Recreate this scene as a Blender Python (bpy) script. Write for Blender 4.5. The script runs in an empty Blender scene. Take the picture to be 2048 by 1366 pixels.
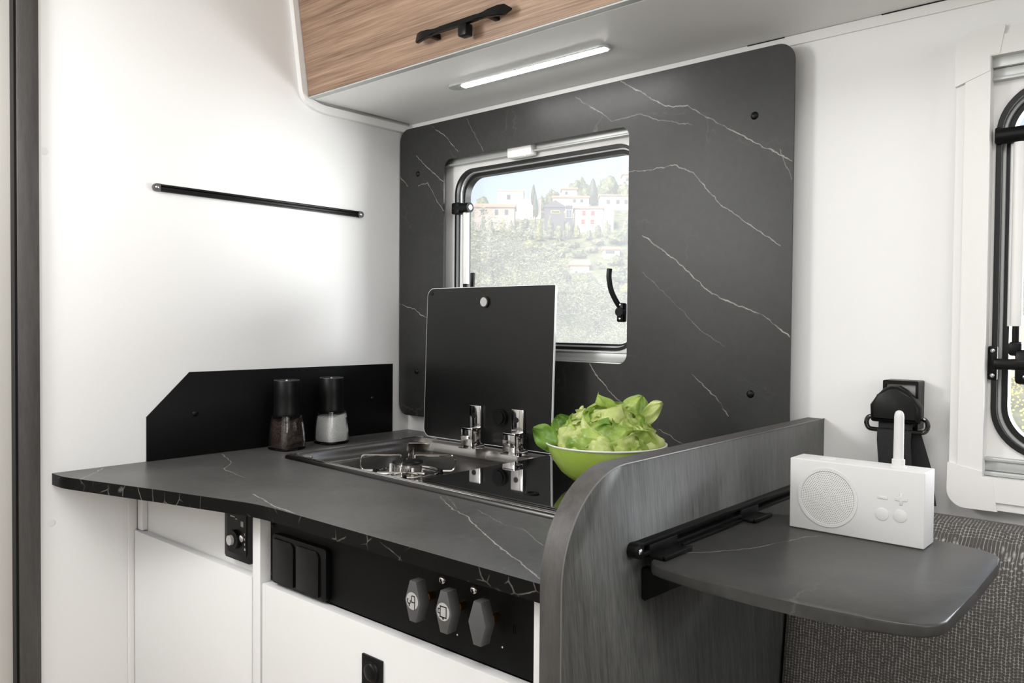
import bpy, bmesh, math, random
from mathutils import Vector, Matrix, noise
R = math.radians
scene = bpy.context.scene
C = scene.collection

# ------------------------------------------------------------------ camera
CAM = Vector((1.3629, -1.2022, 1.14))
yaw, pitch, roll, FPX = R(-41.2316), R(-1.2843), R(0.4806), 1604.44
fw = Vector((math.sin(yaw)*math.cos(pitch), math.cos(yaw)*math.cos(pitch), math.sin(pitch)))
rt = Vector((math.cos(yaw), -math.sin(yaw), 0)); up = rt.cross(fw)
r2 = math.cos(roll)*rt + math.sin(roll)*up
u2 = -math.sin(roll)*rt + math.cos(roll)*up
cd = bpy.data.cameras.new('camera'); cam = bpy.data.objects.new('camera', cd); C.objects.link(cam)
cam.matrix_world = Matrix(((r2.x, u2.x, -fw.x, CAM.x), (r2.y, u2.y, -fw.y, CAM.y), (r2.z, u2.z, -fw.z, CAM.z), (0, 0, 0, 1)))
cd.sensor_width = 36; cd.sensor_fit = 'HORIZONTAL'; cd.lens = FPX*36/2048
cd.clip_start = 0.02; cd.clip_end = 2000
scene.camera = cam

# ------------------------------------------------------------------ world, sun, area lights, exposure
w = bpy.data.worlds.new('world'); scene.world = w; w.use_nodes = True
wn = w.node_tree.nodes; wl = w.node_tree.links
bg = wn['Background']
sky = wn.new('ShaderNodeTexSky'); sky.sky_type = 'NISHITA'; sky.sun_disc = False
sky.sun_elevation = R(42); sky.sun_rotation = R(200); sky.air_density = 1.0; sky.dust_density = 4.5
tint = wn.new('ShaderNodeMixRGB'); tint.blend_type = 'MULTIPLY'; tint.inputs[0].default_value = 1; tint.inputs[2].default_value = (1.06, .97, 1.02, 1)
wl.new(sky.outputs[0], tint.inputs[1]); wl.new(tint.outputs[0], bg.inputs[0]); bg.inputs[1].default_value = 0.27

def light(name, kind, loc, target, energy, size=1, size_y=None, col=(1, 1, 1)):
    d = bpy.data.lights.new(name, kind); d.energy = energy; d.color = col
    if kind == 'AREA':
        d.size = size
        if size_y: d.shape = 'RECTANGLE'; d.size_y = size_y
    o = bpy.data.objects.new(name, d); C.objects.link(o); o.location = loc
    o.rotation_euler = (Vector(target)-Vector(loc)).to_track_quat('-Z', 'Y').to_euler()
    return o
sun = light('sun', 'SUN', (0, -20, 30), (-8, 12, 0), 2.7, col=(1, .96, .9)); sun.data.angle = R(2)
light('fill_ceiling', 'AREA', (1.45, -1.05, 1.93), (1.35, -.95, 0), 12, 1.1, .5, (1, .995, .985))  # fill light added under the ceiling, out of view
light('fill_right', 'AREA', (3.1, -.85, 1.55), (.2, -.45, 1.0), 10.5, .9, .75, (.97, .985, 1))  # unseen fill added on the right; the end wall has no opening
light('fill_opposite', 'AREA', (.5, -1.95, 1.55), (.8, 0, 1.05), 4.5, 1.0, .5, (.97, .985, 1))  # broad fill added in front of the solid opposite wall
light('entrance_lamp', 'AREA', (.10, -1.22, 1.50), (.95, 0, 1.12), 6.0, .26, .30, (1, .995, .985))
light('outside_softbox', 'AREA', (1.7, 1.45, .92), (.1, -.35, 1.27), 125, 1.1, 1.5, (1, 1, 1))  # softbox added outside, out of view, to brighten the left wall through the window
scene.view_settings.view_transform = 'Standard'; scene.view_settings.look = 'None'
scene.view_settings.gamma = 1; scene.view_settings.use_curve_mapping = False
scene.view_settings.exposure = 0.0

# ------------------------------------------------------------------ materials
def newmat(name):
    m = bpy.data.materials.new(name); m.use_nodes = True
    return m, m.node_tree.nodes, m.node_tree.links, m.node_tree.nodes['Principled BSDF']
def pm(name, col, rough=.5, metal=0, trans=0, ior=1.45, coat=0, emit=None, estr=0, bump=0, bscale=300, var=0, vscale=20, spec=.5):
    m, n, l, b = newmat(name)
    b.inputs['Base Color'].default_value = (*col, 1); b.inputs['Roughness'].default_value = rough
    b.inputs['Metallic'].default_value = metal; b.inputs['IOR'].default_value = ior
    b.inputs['Transmission Weight'].default_value = trans; b.inputs['Coat Weight'].default_value = coat
    b.inputs['Specular IOR Level'].default_value = spec
    if emit: b.inputs['Emission Color'].default_value = (*emit, 1); b.inputs['Emission Strength'].default_value = estr
    g = n.new('ShaderNodeNewGeometry')
    if bump:
        t = n.new('ShaderNodeTexNoise'); t.inputs['Scale'].default_value = bscale; l.new(g.outputs['Position'], t.inputs['Vector'])
        bp = n.new('ShaderNodeBump'); bp.inputs['Strength'].default_value = bump; bp.inputs['Distance'].default_value = .001
        l.new(t.outputs[0], bp.inputs['Height']); l.new(bp.outputs[0], b.inputs['Normal'])
    if var:
        t = n.new('ShaderNodeTexNoise'); t.inputs['Scale'].default_value = vscale; t.inputs['Detail'].default_value = 5
        l.new(g.outputs['Position'], t.inputs['Vector'])
        r = n.new('ShaderNodeValToRGB'); r.color_ramp.elements[0].position = .3; r.color_ramp.elements[1].position = .7
        r.color_ramp.elements[0].color = (*[c*(1-var) for c in col], 1); r.color_ramp.elements[1].color = (*[min(1, c*(1+var)) for c in col], 1)
        l.new(t.outputs[0], r.inputs[0]); l.new(r.outputs[0], b.inputs['Base Color'])
    return m
def mth(n, l, op, a, b=None, c=None, clamp=False):
    x = n.new('ShaderNodeMath'); x.operation = op; x.use_clamp = clamp
    for i, v in enumerate((a, b, c)):
        if v is None: continue
        if isinstance(v, (int, float)): x.inputs[i].default_value = v
        else: l.new(v, x.inputs[i])
    return x.outputs[0]
def vm(n, l, op, a, b=None, s=None):
    x = n.new('ShaderNodeVectorMath'); x.operation = op
    for i, v in enumerate((a, b)):
        if v is None: continue
        if isinstance(v, (tuple, list, Vector)): x.inputs[i].default_value = v
        else: l.new(v, x.inputs[i])
    if s is not None:
        if isinstance(s, (int, float)): x.inputs['Scale'].default_value = s
        else: l.new(s, x.inputs['Scale'])
    return x.outputs['Value'] if op in ('DOT_PRODUCT', 'LENGTH') else x.outputs[0]

def stone_mat(name, lines, mask, base=(.036, .035, .034), rough=.42, edge=False, seed=0.0):
    """dark stone laminate: cloudy grey with thin pale veins along the given poly-lines"""
    m, n, l, b = newmat(name)
    g = n.new('ShaderNodeNewGeometry'); P = g.outputs['Position']
    n1 = n.new('ShaderNodeTexNoise'); n1.inputs['Scale'].default_value = 7; n1.inputs['Detail'].default_value = 8; l.new(P, n1.inputs['Vector'])
    n2 = n.new('ShaderNodeTexNoise'); n2.inputs['Scale'].default_value = 90; n2.inputs['Detail'].default_value = 4; l.new(P, n2.inputs['Vector'])
    cl = mth(n, l, 'ADD', mth(n, l, 'MULTIPLY', n1.outputs[0], .7), mth(n, l, 'MULTIPLY', n2.outputs[0], .3))
    ra = n.new('ShaderNodeValToRGB'); e = ra.color_ramp.elements
    e[0].position = .33; e[0].color = (*[c*.72 for c in base], 1); e[1].position = .68; e[1].color = (*[c*1.5 for c in base], 1)
    l.new(cl, ra.inputs[0])
    wn_ = n.new('ShaderNodeTexNoise'); wn_.inputs['Scale'].default_value = 70; wn_.inputs['Detail'].default_value = 6; l.new(P, wn_.inputs['Vector'])
    off = vm(n, l, 'SCALE', vm(n, l, 'SUBTRACT', wn_.outputs['Color'], (.5, .5, .5)), s=.009)
    p2 = vm(n, l, 'MULTIPLY', vm(n, l, 'ADD', P, off), mask)
    acc = None
    for pts, width, stren in lines:
        for a, c in zip(pts[:-1], pts[1:]):
            a = Vector(a); c = Vector(c); ba = c-a
            pa = vm(n, l, 'SUBTRACT', p2, a)
            h = mth(n, l, 'MULTIPLY', vm(n, l, 'DOT_PRODUCT', pa, ba), 1/max(ba.length_squared, 1e-9), clamp=True)
            d = vm(n, l, 'LENGTH', vm(n, l, 'SUBTRACT', pa, vm(n, l, 'SCALE', ba, s=h)))
            v = mth(n, l, 'MULTIPLY', mth(n, l, 'MULTIPLY_ADD', d, -1/width, 1.0, clamp=True), stren)
            acc = v if acc is None else mth(n, l, 'MAXIMUM', acc, v)
    fine = n.new('ShaderNodeTexVoronoi'); fine.feature = 'DISTANCE_TO_EDGE'; fine.inputs['Scale'].default_value = 34 if edge else 5.5
    fo = vm(n, l, 'ADD', vm(n, l, 'ADD', P, vm(n, l, 'SCALE', off, s=.5 if edge else 3.0)), (seed, seed*1.7, seed*.3)); l.new(fo, fine.inputs['Vector'])
    fv = mth(n, l, 'MULTIPLY_ADD', fine.outputs[0], -1/(.03 if edge else .012), 1.0, clamp=True)
    nb = n.new('ShaderNodeTexNoise'); nb.inputs['Scale'].default_value = 30 if edge else 9; l.new(P, nb.inputs['Vector'])
    br = mth(n, l, 'MULTIPLY', mth(n, l, 'SUBTRACT', nb.outputs[0], .5), 5.0, clamp=True)
    fv = mth(n, l, 'MULTIPLY', mth(n, l, 'MULTIPLY', fv, br), .40 if edge else .08)
    nb2 = n.new('ShaderNodeTexNoise'); nb2.inputs['Scale'].default_value = 45; l.new(P, nb2.inputs['Vector'])
    if acc is not None:
        acc = mth(n, l, 'MULTIPLY', acc, mth(n, l, 'MULTIPLY', mth(n, l, 'SUBTRACT', nb2.outputs[0], .22), 2.6, clamp=True))
        tot = mth(n, l, 'MAXIMUM', acc, fv)
    else: tot = fv
    mx = n.new('ShaderNodeMixRGB'); l.new(tot, mx.inputs[0]); l.new(ra.outputs[0], mx.inputs[1]); mx.inputs[2].default_value = (.50, .455, .42, 1)
    l.new(mx.outputs[0], b.inputs['Base Color']); b.inputs['Roughness'].default_value = rough; b.inputs['Specular IOR Level'].default_value = .09 if edge else .42
    bp = n.new('ShaderNodeBump'); bp.inputs['Strength'].default_value = .12; bp.inputs['Distance'].default_value = .0006
    l.new(n2.outputs[0], bp.inputs['Height']); l.new(bp.outputs[0], b.inputs['Normal'])
    return m

def wood_mat(name, dark, light_, stretch, rough=.45, scale=1.0, contrast=(.32, .68), bump=.15, distort=1.0, shear=0.0, mix=.32):
    m, n, l, b = newmat(name)
    g = n.new('ShaderNodeNewGeometry'); P = g.outputs['Position']
    big = n.new('ShaderNodeTexNoise'); big.inputs['Scale'].default_value = 4*scale; l.new(vm(n, l, 'MULTIPLY', P, stretch), big.inputs['Vector'])
    if shear:
        sp = n.new('ShaderNodeSeparateXYZ'); l.new(P, sp.inputs[0]); cp = n.new('ShaderNodeCombineXYZ')
        l.new(sp.outputs[0], cp.inputs[0]); l.new(mth(n, l, 'MULTIPLY_ADD', sp.outputs[2], shear, sp.outputs[1]), cp.inputs[1]); l.new(sp.outputs[2], cp.inputs[2]); P = cp.outputs[0]
    P2 = vm(n, l, 'ADD', P, vm(n, l, 'SCALE', vm(n, l, 'SUBTRACT', big.outputs['Color'], (.5, .5, .5)), s=.05*distort))
    a = n.new('ShaderNodeTexNoise'); a.inputs['Scale'].default_value = 55*scale; a.inputs['Detail'].default_value = 5; a.inputs['Roughness'].default_value = .6
    l.new(vm(n, l, 'MULTIPLY', P2, stretch), a.inputs['Vector'])
    f = n.new('ShaderNodeTexNoise'); f.inputs['Scale'].default_value = 380*scale; f.inputs['Detail'].default_value = 2
    l.new(vm(n, l, 'MULTIPLY', P2, stretch), f.inputs['Vector'])
    v = mth(n, l, 'ADD', mth(n, l, 'MULTIPLY', a.outputs[0], 1-mix), mth(n, l, 'MULTIPLY', f.outputs[0], mix))
    r = n.new('ShaderNodeValToRGB'); e = r.color_ramp.elements
    e[0].position = contrast[0]; e[0].color = (*dark, 1); e[1].position = contrast[1]; e[1].color = (*light_, 1)
    l.new(v, r.inputs[0]); l.new(r.outputs[0], b.inputs['Base Color']); b.inputs['Roughness'].default_value = rough
    bp = n.new('ShaderNodeBump'); bp.inputs['Strength'].default_value = bump; bp.inputs['Distance'].default_value = .0006
    l.new(v, bp.inputs['Height']); l.new(bp.outputs[0], b.inputs['Normal'])
    return m

def fabric_mat():
    m, n, l, b = newmat('woven_fabric')
    g = n.new('ShaderNodeNewGeometry'); s = n.new('ShaderNodeSeparateXYZ')
    nz = n.new('ShaderNodeTexNoise'); nz.inputs['Scale'].default_value = 60; l.new(g.outputs['Position'], nz.inputs['Vector'])
    P = vm(n, l, 'ADD', g.outputs['Position'], vm(n, l, 'SCALE', vm(n, l, 'SUBTRACT', nz.outputs['Color'], (.5, .5, .5)), s=.0024))
    l.new(P, s.inputs[0])
    x = s.outputs[0]; v = mth(n, l, 'SUBTRACT', s.outputs[2], s.outputs[1])
    ux = mth(n, l, 'MULTIPLY', x, 1/.0040); uv = mth(n, l, 'MULTIPLY', v, 1/.0030)
    cell = n.new('ShaderNodeCombineXYZ'); l.new(mth(n, l, 'FLOOR', ux), cell.inputs[0]); l.new(mth(n, l, 'FLOOR', uv), cell.inputs[1])
    wnz = n.new('ShaderNodeTexWhiteNoise'); l.new(cell.outputs[0], wnz.inputs['Vector'])
    cv = n.new('ShaderNodeCombineXYZ'); l.new(mth(n, l, 'FLOOR', ux), cv.inputs[0])
    wn2 = n.new('ShaderNodeTexWhiteNoise'); l.new(cv.outputs[0], wn2.inputs['Vector'])
    fx = mth(n, l, 'ABSOLUTE', mth(n, l, 'SUBTRACT', mth(n, l, 'FRACT', ux), .5))
    fv = mth(n, l, 'ABSOLUTE', mth(n, l, 'SUBTRACT', mth(n, l, 'FRACT', mth(n, l, 'MULTIPLY_ADD', wn2.outputs[0], .6, uv)), .5))
    cord = mth(n, l, 'MULTIPLY', mth(n, l, 'MULTIPLY_ADD', fx, -6.0, 1.0, clamp=True), mth(n, l, 'MULTIPLY_ADD', wnz.outputs[0], .85, .1))
    st = mth(n, l, 'MULTIPLY', mth(n, l, 'MULTIPLY_ADD', fv, -5.0, 1.0, clamp=True), mth(n, l, 'MULTIPLY_ADD', fx, -1.6, 1.0, clamp=True))
    st = mth(n, l, 'MULTIPLY', st, mth(n, l, 'MULTIPLY_ADD', wnz.outputs[0], .6, .5))
    h = mth(n, l, 'MAXIMUM', cord, st)
    r = n.new('ShaderNodeValToRGB'); e = r.color_ramp.elements
    e[0].position = .05; e[0].color = (.10, .093, .088, 1); e[1].position = .8; e[1].color = (.58, .555, .53, 1)
    l.new(h, r.inputs[0]); l.new(r.outputs[0], b.inputs['Base Color']); b.inputs['Roughness'].default_value = .95
    b.inputs['Specular IOR Level'].default_value = .1
    bp = n.new('ShaderNodeBump'); bp.inputs['Strength'].default_value = .7; bp.inputs['Distance'].default_value = .0015
    l.new(h, bp.inputs['Height']); l.new(bp.outputs[0], b.inputs['Normal'])
    return m

def grille_mat(cx, cz, pitch=.00195):
    m, n, l, b = newmat('perforated_grille')
    g = n.new('ShaderNodeNewGeometry'); s = n.new('ShaderNodeSeparateXYZ'); l.new(g.outputs['Position'], s.inputs[0])
    dx = mth(n, l, 'SUBTRACT', s.outputs[0], cx); dz = mth(n, l, 'SUBTRACT', s.outputs[2], cz)
    r = mth(n, l, 'SQRT', mth(n, l, 'ADD', mth(n, l, 'MULTIPLY', dx, dx), mth(n, l, 'MULTIPLY', dz, dz)))
    k = mth(n, l, 'MULTIPLY', r, 1/pitch); i = mth(n, l, 'ROUND', k)
    a = mth(n, l, 'MULTIPLY', mth(n, l, 'ARCTAN2', dz, dx), 1/(2*math.pi))
    cnt = mth(n, l, 'MULTIPLY', i, 6.0)
    t = mth(n, l, 'MULTIPLY', a, cnt)
    u = mth(n, l, 'MULTIPLY', mth(n, l, 'SUBTRACT', t, mth(n, l, 'ROUND', t)), 1.047)
    v = mth(n, l, 'SUBTRACT', k, i)
    d = mth(n, l, 'SQRT', mth(n, l, 'ADD', mth(n, l, 'MULTIPLY', u, u), mth(n, l, 'MULTIPLY', v, v)))
    dot = mth(n, l, 'MULTIPLY', mth(n, l, 'SUBTRACT', .27, d), 12, clamp=True)
    mx = n.new('ShaderNodeMixRGB'); l.new(dot, mx.inputs[0]); mx.inputs[1].default_value = (.74, .73, .71, 1); mx.inputs[2].default_value = (.07, .068, .065, 1)
    l.new(mx.outputs[0], b.inputs['Base Color']); b.inputs['Roughness'].default_value = .5
    bp = n.new('ShaderNodeBump'); bp.invert = True; bp.inputs['Strength'].default_value = .5; bp.inputs['Distance'].default_value = .001
    l.new(dot, bp.inputs['Height']); l.new(bp.outputs[0], b.inputs['Normal'])
    return m

def pane_mat(name, haze):
    m, n, l, b = newmat(name)
    out = n['Material Output']
    t = n.new('ShaderNodeBsdfTransparent'); t.inputs[0].default_value = (.97, .98, .98, 1)
    tr = n.new('ShaderNodeBsdfTranslucent'); tr.inputs[0].default_value = (.95, .96, .97, 1)
    gl = n.new('ShaderNodeBsdfGlossy'); gl.inputs['Roughness'].default_value = .02
    m1 = n.new('ShaderNodeMixShader'); m1.inputs[0].default_value = haze
    l.new(t.outputs[0], m1.inputs[1]); l.new(tr.outputs[0], m1.inputs[2])
    m2 = n.new('ShaderNodeMixShader'); m2.inputs[0].default_value = .04
    l.new(m1.outputs[0], m2.inputs[1]); l.new(gl.outputs[0], m2.inputs[2])
    l.new(m2.outputs[0], out.inputs[0])
    return m

def leaf_mat(name, a, c, bumps=260, sss=0.0):
    m, n, l, b = newmat(name)
    g = n.new('ShaderNodeNewGeometry')
    t = n.new('ShaderNodeTexNoise'); t.inputs['Scale'].default_value = 30; t.inputs['Detail'].default_value = 3; l.new(g.outputs['Position'], t.inputs['Vector'])
    vo = n.new('ShaderNodeTexVoronoi'); vo.feature = 'DISTANCE_TO_EDGE'; vo.inputs['Scale'].default_value = bumps*.55
    l.new(vm(n, l, 'ADD', g.outputs['Position'], vm(n, l, 'SCALE', t.outputs['Color'], s=.02)), vo.inputs['Vector'])
    v = mth(n, l, 'ADD', mth(n, l, 'MULTIPLY', t.outputs[0], .85), mth(n, l, 'MULTIPLY_ADD', vo.outputs[0], -.12, .12))
    r = n.new('ShaderNodeValToRGB'); e = r.color_ramp.elements
    e[0].position = .38; e[0].color = (*a, 1); e[1].position = .68; e[1].color = (*c, 1)
    l.new(v, r.inputs[0]); l.new(r.outputs[0], b.inputs['Base Color']); b.inputs['Roughness'].default_value = .33
    tr = n.new('ShaderNodeBsdfTranslucent'); l.new(r.outputs[0], tr.inputs[0])
    mx = n.new('ShaderNodeMixShader'); mx.inputs[0].default_value = .3
    out = n['Material Output']; l.new(b.outputs[0], mx.inputs[1]); l.new(tr.outputs[0], mx.inputs[2]); l.new(mx.outputs[0], out.inputs[0])
    bp = n.new('ShaderNodeBump'); bp.inputs['Strength'].default_value = .5; bp.inputs['Distance'].default_value = .0025
    cr_ = n.new('ShaderNodeTexNoise'); cr_.inputs['Scale'].default_value = bumps*.42; cr_.inputs['Detail'].default_value = 3; l.new(g.outputs['Position'], cr_.inputs['Vector'])
    v = mth(n, l, 'ADD', v, mth(n, l, 'MULTIPLY', cr_.outputs[0], .6))
    l.new(v, bp.inputs['Height']); l.new(bp.outputs[0], b.inputs['Normal'])
    return m

M = {}
M['wall'] = pm('white_wall_laminate', (.83, .825, .815), .5, bump=.02, bscale=500)
M['white'] = pm('white_furniture_laminate', (.78, .775, .765), .42, bump=.02, bscale=500)
M['trimwhite'] = pm('white_plastic', (.8, .79, .77), .35)
M['cream'] = pm('off_white_plastic', (.79, .78, .76), .42)
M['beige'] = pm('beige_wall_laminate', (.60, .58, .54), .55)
M['ceiling'] = pm('ceiling_laminate', (.62, .60, .57), .6)
M['under'] = pm('grey_locker_base', (.82, .815, .80), .4)
M['black'] = pm('black_plastic', (.004, .004, .004), .36, spec=.22, bump=.05, bscale=900)
M['blackmat'] = pm('matt_black_board', (.0035, .0035, .0035), .5, spec=.16, bump=.03, bscale=900)
M['rubber'] = pm('black_rubber', (.008, .008, .008), .4, spec=.4)
M['chrome'] = pm('chrome', (.62, .61, .6), .08, 1)
M['steel'] = pm('brushed_steel', (.45, .43, .41), .24, 1, bump=.04, bscale=700)
M['rim'] = pm('dark_steel_rim', (.06, .06, .06), .3, 1)
M['alu'] = pm('anodised_aluminium', (.52, .53, .52), .42, .35)
M['glassblack'] = pm('black_glass', (.006, .006, .006), .04, coat=1)
M['lidglass'] = pm('smoked_lid_glass', (.005, .005, .005), .30, coat=.1, spec=.35)
M['glassedge'] = pm('polished_glass_edge', (.75, .77, .76), .15)
M['brass'] = pm('brass', (.5, .3, .1), .25, 1)
M['grey'] = pm('grey_plastic', (.085, .085, .086), .45)
M['lightgrey'] = pm('light_grey_plastic', (.45, .44, .43), .5)
M['radio'] = pm('white_silicone', (.67, .665, .655), .5)
M['glass'] = pm('clear_glass', (1, 1, 1), .02, trans=1, ior=1.45)
M['pepper'] = pm('peppercorns', (.035, .02, .014), .5, bump=1, bscale=300, var=.9, vscale=260)
M['salt'] = pm('coarse_salt', (.82, .82, .8), .5, bump=.8, bscale=500, var=.12, vscale=400)
M['strap'] = pm('black_webbing', (.012, .012, .013), .7, bump=.4, bscale=700)
M['bowlgreen'] = pm('green_enamel', (.36, .50, .075), .22, coat=.4)
M['bowlwhite'] = pm('white_enamel', (.82, .83, .76), .2, coat=.4)
M['edgeglint'] = pm('painted_edge_glint', (.13, .13, .128), .35)  # pale grey that paints the glint on the partition edge
M['whitemark'] = pm('white_print', (.6, .6, .6), .5)
M['led'] = pm('lit_led_diffuser', (1, 1, 1), .5, emit=(1, .99, .97), estr=50)
M['walnut'] = wood_mat('walnut_wood', (.15, .085, .052), (.44, .295, .2), (.02, 1, 1), .5, 1.5, contrast=(.34, .66), mix=.42)
M['greywood'] = wood_mat('dark_grey_wood', (.022, .0225, .0215), (.105, .107, .102), (1, 1, .05), .42, 2.4, contrast=(.30, .72), bump=.2, distort=.35, shear=.14, mix=.55)
M['edgewood'] = wood_mat('grey_brown_wood_edge', (.045, .041, .039), (.082, .077, .074), (1, 1, .1), .5, 1.5, bump=.05)
M['fabric'] = fabric_mat()
M['pane'] = pane_mat('milky_acrylic_pane', .14)
M['pane2'] = pane_mat('clear_acrylic_pane', .04)
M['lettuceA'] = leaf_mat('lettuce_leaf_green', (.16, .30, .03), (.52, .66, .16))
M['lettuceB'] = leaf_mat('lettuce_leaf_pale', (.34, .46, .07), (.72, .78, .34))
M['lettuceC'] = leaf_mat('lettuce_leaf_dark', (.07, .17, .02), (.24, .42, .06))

# ------------------------------------------------------------------ mesh helpers
def BM(): return bmesh.new()
def box(bm, lo, hi, bev=0.0, seg=2):
    b = bmesh.new()
    bmesh.ops.create_cube(b, size=1)
    lo = Vector(lo); hi = Vector(hi); c = (lo+hi)/2; s = hi-lo
    for v in b.verts: v.co = Vector((v.co.x*s.x, v.co.y*s.y, v.co.z*s.z))+c
    if bev: bmesh.ops.bevel(b, geom=b.edges[:], offset=bev, segments=seg, profile=.5, affect='EDGES')
    merge(bm, b)
def merge(bm, b):
    me = bpy.data.meshes.new('tmp'); b.to_mesh(me); b.free(); bm.from_mesh(me); bpy.data.meshes.remove(me)
def rrect(x0, x1, z0, z1, r, n=8):
    if not isinstance(r, (list, tuple)): r = [r]*4      # order: BL, BR, TR, TL
    out = []
    for (cx, cz, a0, rr) in ((x0, z0, 180, r[0]), (x1, z0, 270, r[1]), (x1, z1, 0, r[2]), (x0, z1, 90, r[3])):
        rr = max(rr, 1e-5)
        ccx = cx+rr if cx == x0 else cx-rr; ccz = cz+rr if cz == z0 else cz-rr
        for i in range(n+1):
            a = R(a0+90*i/n); out.append((ccx+rr*math.cos(a), ccz+rr*math.sin(a)))
    return out
def axis(u, v, wv, plane):
    return {'xz': (u, wv, v), 'xy': (u, v, wv), 'yz': (wv, u, v)}[plane]
def ring(bm, outer, inner, w0, w1, plane='xz', bev=0):
    n = len(outer); L = []
    for pts, wv in ((outer, w0), (inner, w0), (inner, w1), (outer, w1)):
        L.append([bm.verts.new(axis(p[0], p[1], wv, plane)) for p in pts])
    for k in range(4):
        A = L[k]; B = L[(k+1) % 4]
        for i in range(n):
            j = (i+1) % n; bm.faces.new((A[i], A[j], B[j], B[i]))
def prism(bm, pts, w0, w1, plane='xz', bev=0.0, seg=2):
    b = bmesh.new()
    A = [b.verts.new(axis(p[0], p[1], w0, plane)) for p in pts]; B = [b.verts.new(axis(p[0], p[1], w1, plane)) for p in pts]
    fa = b.faces.new(A); fb = b.faces.new(B[::-1]); n = len(pts)
    for i in range(n):
        j = (i+1) % n; b.faces.new((A[j], A[i], B[i], B[j]))
    if bev:
        es = [e for e in b.edges if len(e.link_faces) == 2 and (fa in e.link_faces or fb in e.link_faces)]
        bmesh.ops.bevel(b, geom=es, offset=bev, segments=seg, profile=.5, affect='EDGES')
    merge(bm, b)
def frames(pts, closed):
    pts = [Vector(p) for p in pts]; n = len(pts); T = []
    for i in range(n):
        a = pts[i-1] if (i > 0 or closed) else pts[i]; c = pts[(i+1) % n] if (i < n-1 or closed) else pts[i]
        T.append((c-a).normalized())
    nn = T[0].orthogonal().normalized(); F = []
    for i in range(n):
        if i: nn = (nn - T[i]*nn.dot(T[i])).normalized()
        F.append((pts[i], nn.copy(), T[i].cross(nn).normalized()))
    return F
def tube(bm, pts, r, n=8, closed=False):
    F = frames(pts, closed); loops = []
    for k, (p, a, b_) in enumerate(F):
        rr = r[k] if isinstance(r, (list, tuple)) else r
        loops.append([bm.verts.new(p+a*rr*math.cos(2*math.pi*i/n)+b_*rr*math.sin(2*math.pi*i/n)) for i in range(n)])
    m = len(loops)
    for k in range(m if closed else m-1):
        A = loops[k]; B = loops[(k+1) % m]
        for i in range(n): bm.faces.new((A[i], A[(i+1) % n], B[(i+1) % n], B[i]))
    if not closed:
        bm.faces.new(loops[0][::-1]); bm.faces.new(loops[-1])
def cyl(bm, p0, p1, r0, r1=None, n=24): tube(bm, [p0, p1], [r0, r0 if r1 is None else r1], n)
def arcpath(pts, r, n=5):
    """round the inner corners of a poly-line"""
    pts = [Vector(p) for p in pts]; out = [pts[0]]
    for a, b_, c in zip(pts[:-2], pts[1:-1], pts[2:]):
        d1 = (a-b_); d2 = (c-b_); q = min(r, d1.length*.49, d2.length*.49); s = b_+d1.normalized()*q; e = b_+d2.normalized()*q
        for i in range(n+1):
            t = i/n; out.append(s*(1-t)**2+b_*2*t*(1-t)+e*t*t)
    out.append(pts[-1]); return out
def lathe(bm, prof, c, n=48, sq=0.0, rot=0):
    """prof = [(r, z)], c = centre; sq > 0 squares the section"""
    loops = []
    for (r, z) in prof:
        lp = []
        for i in range(n):
            a = 2*math.pi*i/n
            k = 1.0
            if sq:
                p = 2+sq*10; k = (abs(math.cos(a))**p+abs(math.sin(a))**p)**(-1/p)
            lp.append(bm.verts.new((c[0]+r*k*math.cos(a+rot), c[1]+r*k*math.sin(a+rot), c[2]+z)))
        loops.append(lp)
    for A, B in zip(loops[:-1], loops[1:]):
        for i in range(n): bm.faces.new((A[i], A[(i+1) % n], B[(i+1) % n], B[i]))
    return loops
def cap(bm, loop, rev=False): bm.faces.new(loop[::-1] if rev else loop)
def dome(bm, c, nrm, r, h, n=18, rings=4):
    nrm = Vector(nrm).normalized(); a = nrm.orthogonal().normalized(); b_ = nrm.cross(a); c = Vector(c); prev = None
    for k in range(rings+1):
        t = k/rings*math.pi/2; rr = r*math.cos(t); hh = h*math.sin(t)
        if k == rings: lp = [bm.verts.new(c+nrm*h)]
        else: lp = [bm.verts.new(c+nrm*hh+a*rr*math.cos(2*math.pi*i/n)+b_*rr*math.sin(2*math.pi*i/n)) for i in range(n)]
        if prev:
            for i in range(n):
                if len(lp) == 1: bm.faces.new((prev[i], prev[(i+1) % n], lp[0]))
                else: bm.faces.new((prev[i], prev[(i+1) % n], lp[(i+1) % n], lp[i]))
        else: bm.faces.new(lp[::-1])
        prev = lp

def obj(name, bm, mat, parent=None, sharp=35, normals=True):
    if normals: bmesh.ops.recalc_face_normals(bm, faces=bm.faces[:])
    me = bpy.data.meshes.new(name)
    off = Vector((0, 0, 0)); p = parent
    while p is not None: off += p.location; p = p.parent
    if parent is None and len(bm.verts):      # origin at the base centre
        lo = Vector([min(v.co[i] for v in bm.verts) for i in range(3)]); hi = Vector([max(v.co[i] for v in bm.verts) for i in range(3)])
        off = Vector(((lo.x+hi.x)/2, (lo.y+hi.y)/2, lo.z))
    for v in bm.verts: v.co -= off
    bm.to_mesh(me); bm.free()
    me.polygons.foreach_set('use_smooth', [True]*len(me.polygons)); me.set_sharp_from_angle(angle=R(sharp))
    me.materials.append(M[mat] if isinstance(mat, str) else mat)
    o = bpy.data.objects.new(name, me); C.objects.link(o)
    if parent is not None: o.parent = parent
    else: o.location = off
    return o
def tag(o, label=None, cat=None, group=None, kind=None):
    if label: o['label'] = label
    if cat: o['category'] = cat
    if group: o['group'] = group
    if kind: o['kind'] = kind
    return o
def thing(name, label, cat, loc, group=None, kind=None):
    o = bpy.data.objects.new(name, None); C.objects.link(o); o.location = loc; o.empty_display_size = .05
    return tag(o, label, cat, group, kind)
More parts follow.
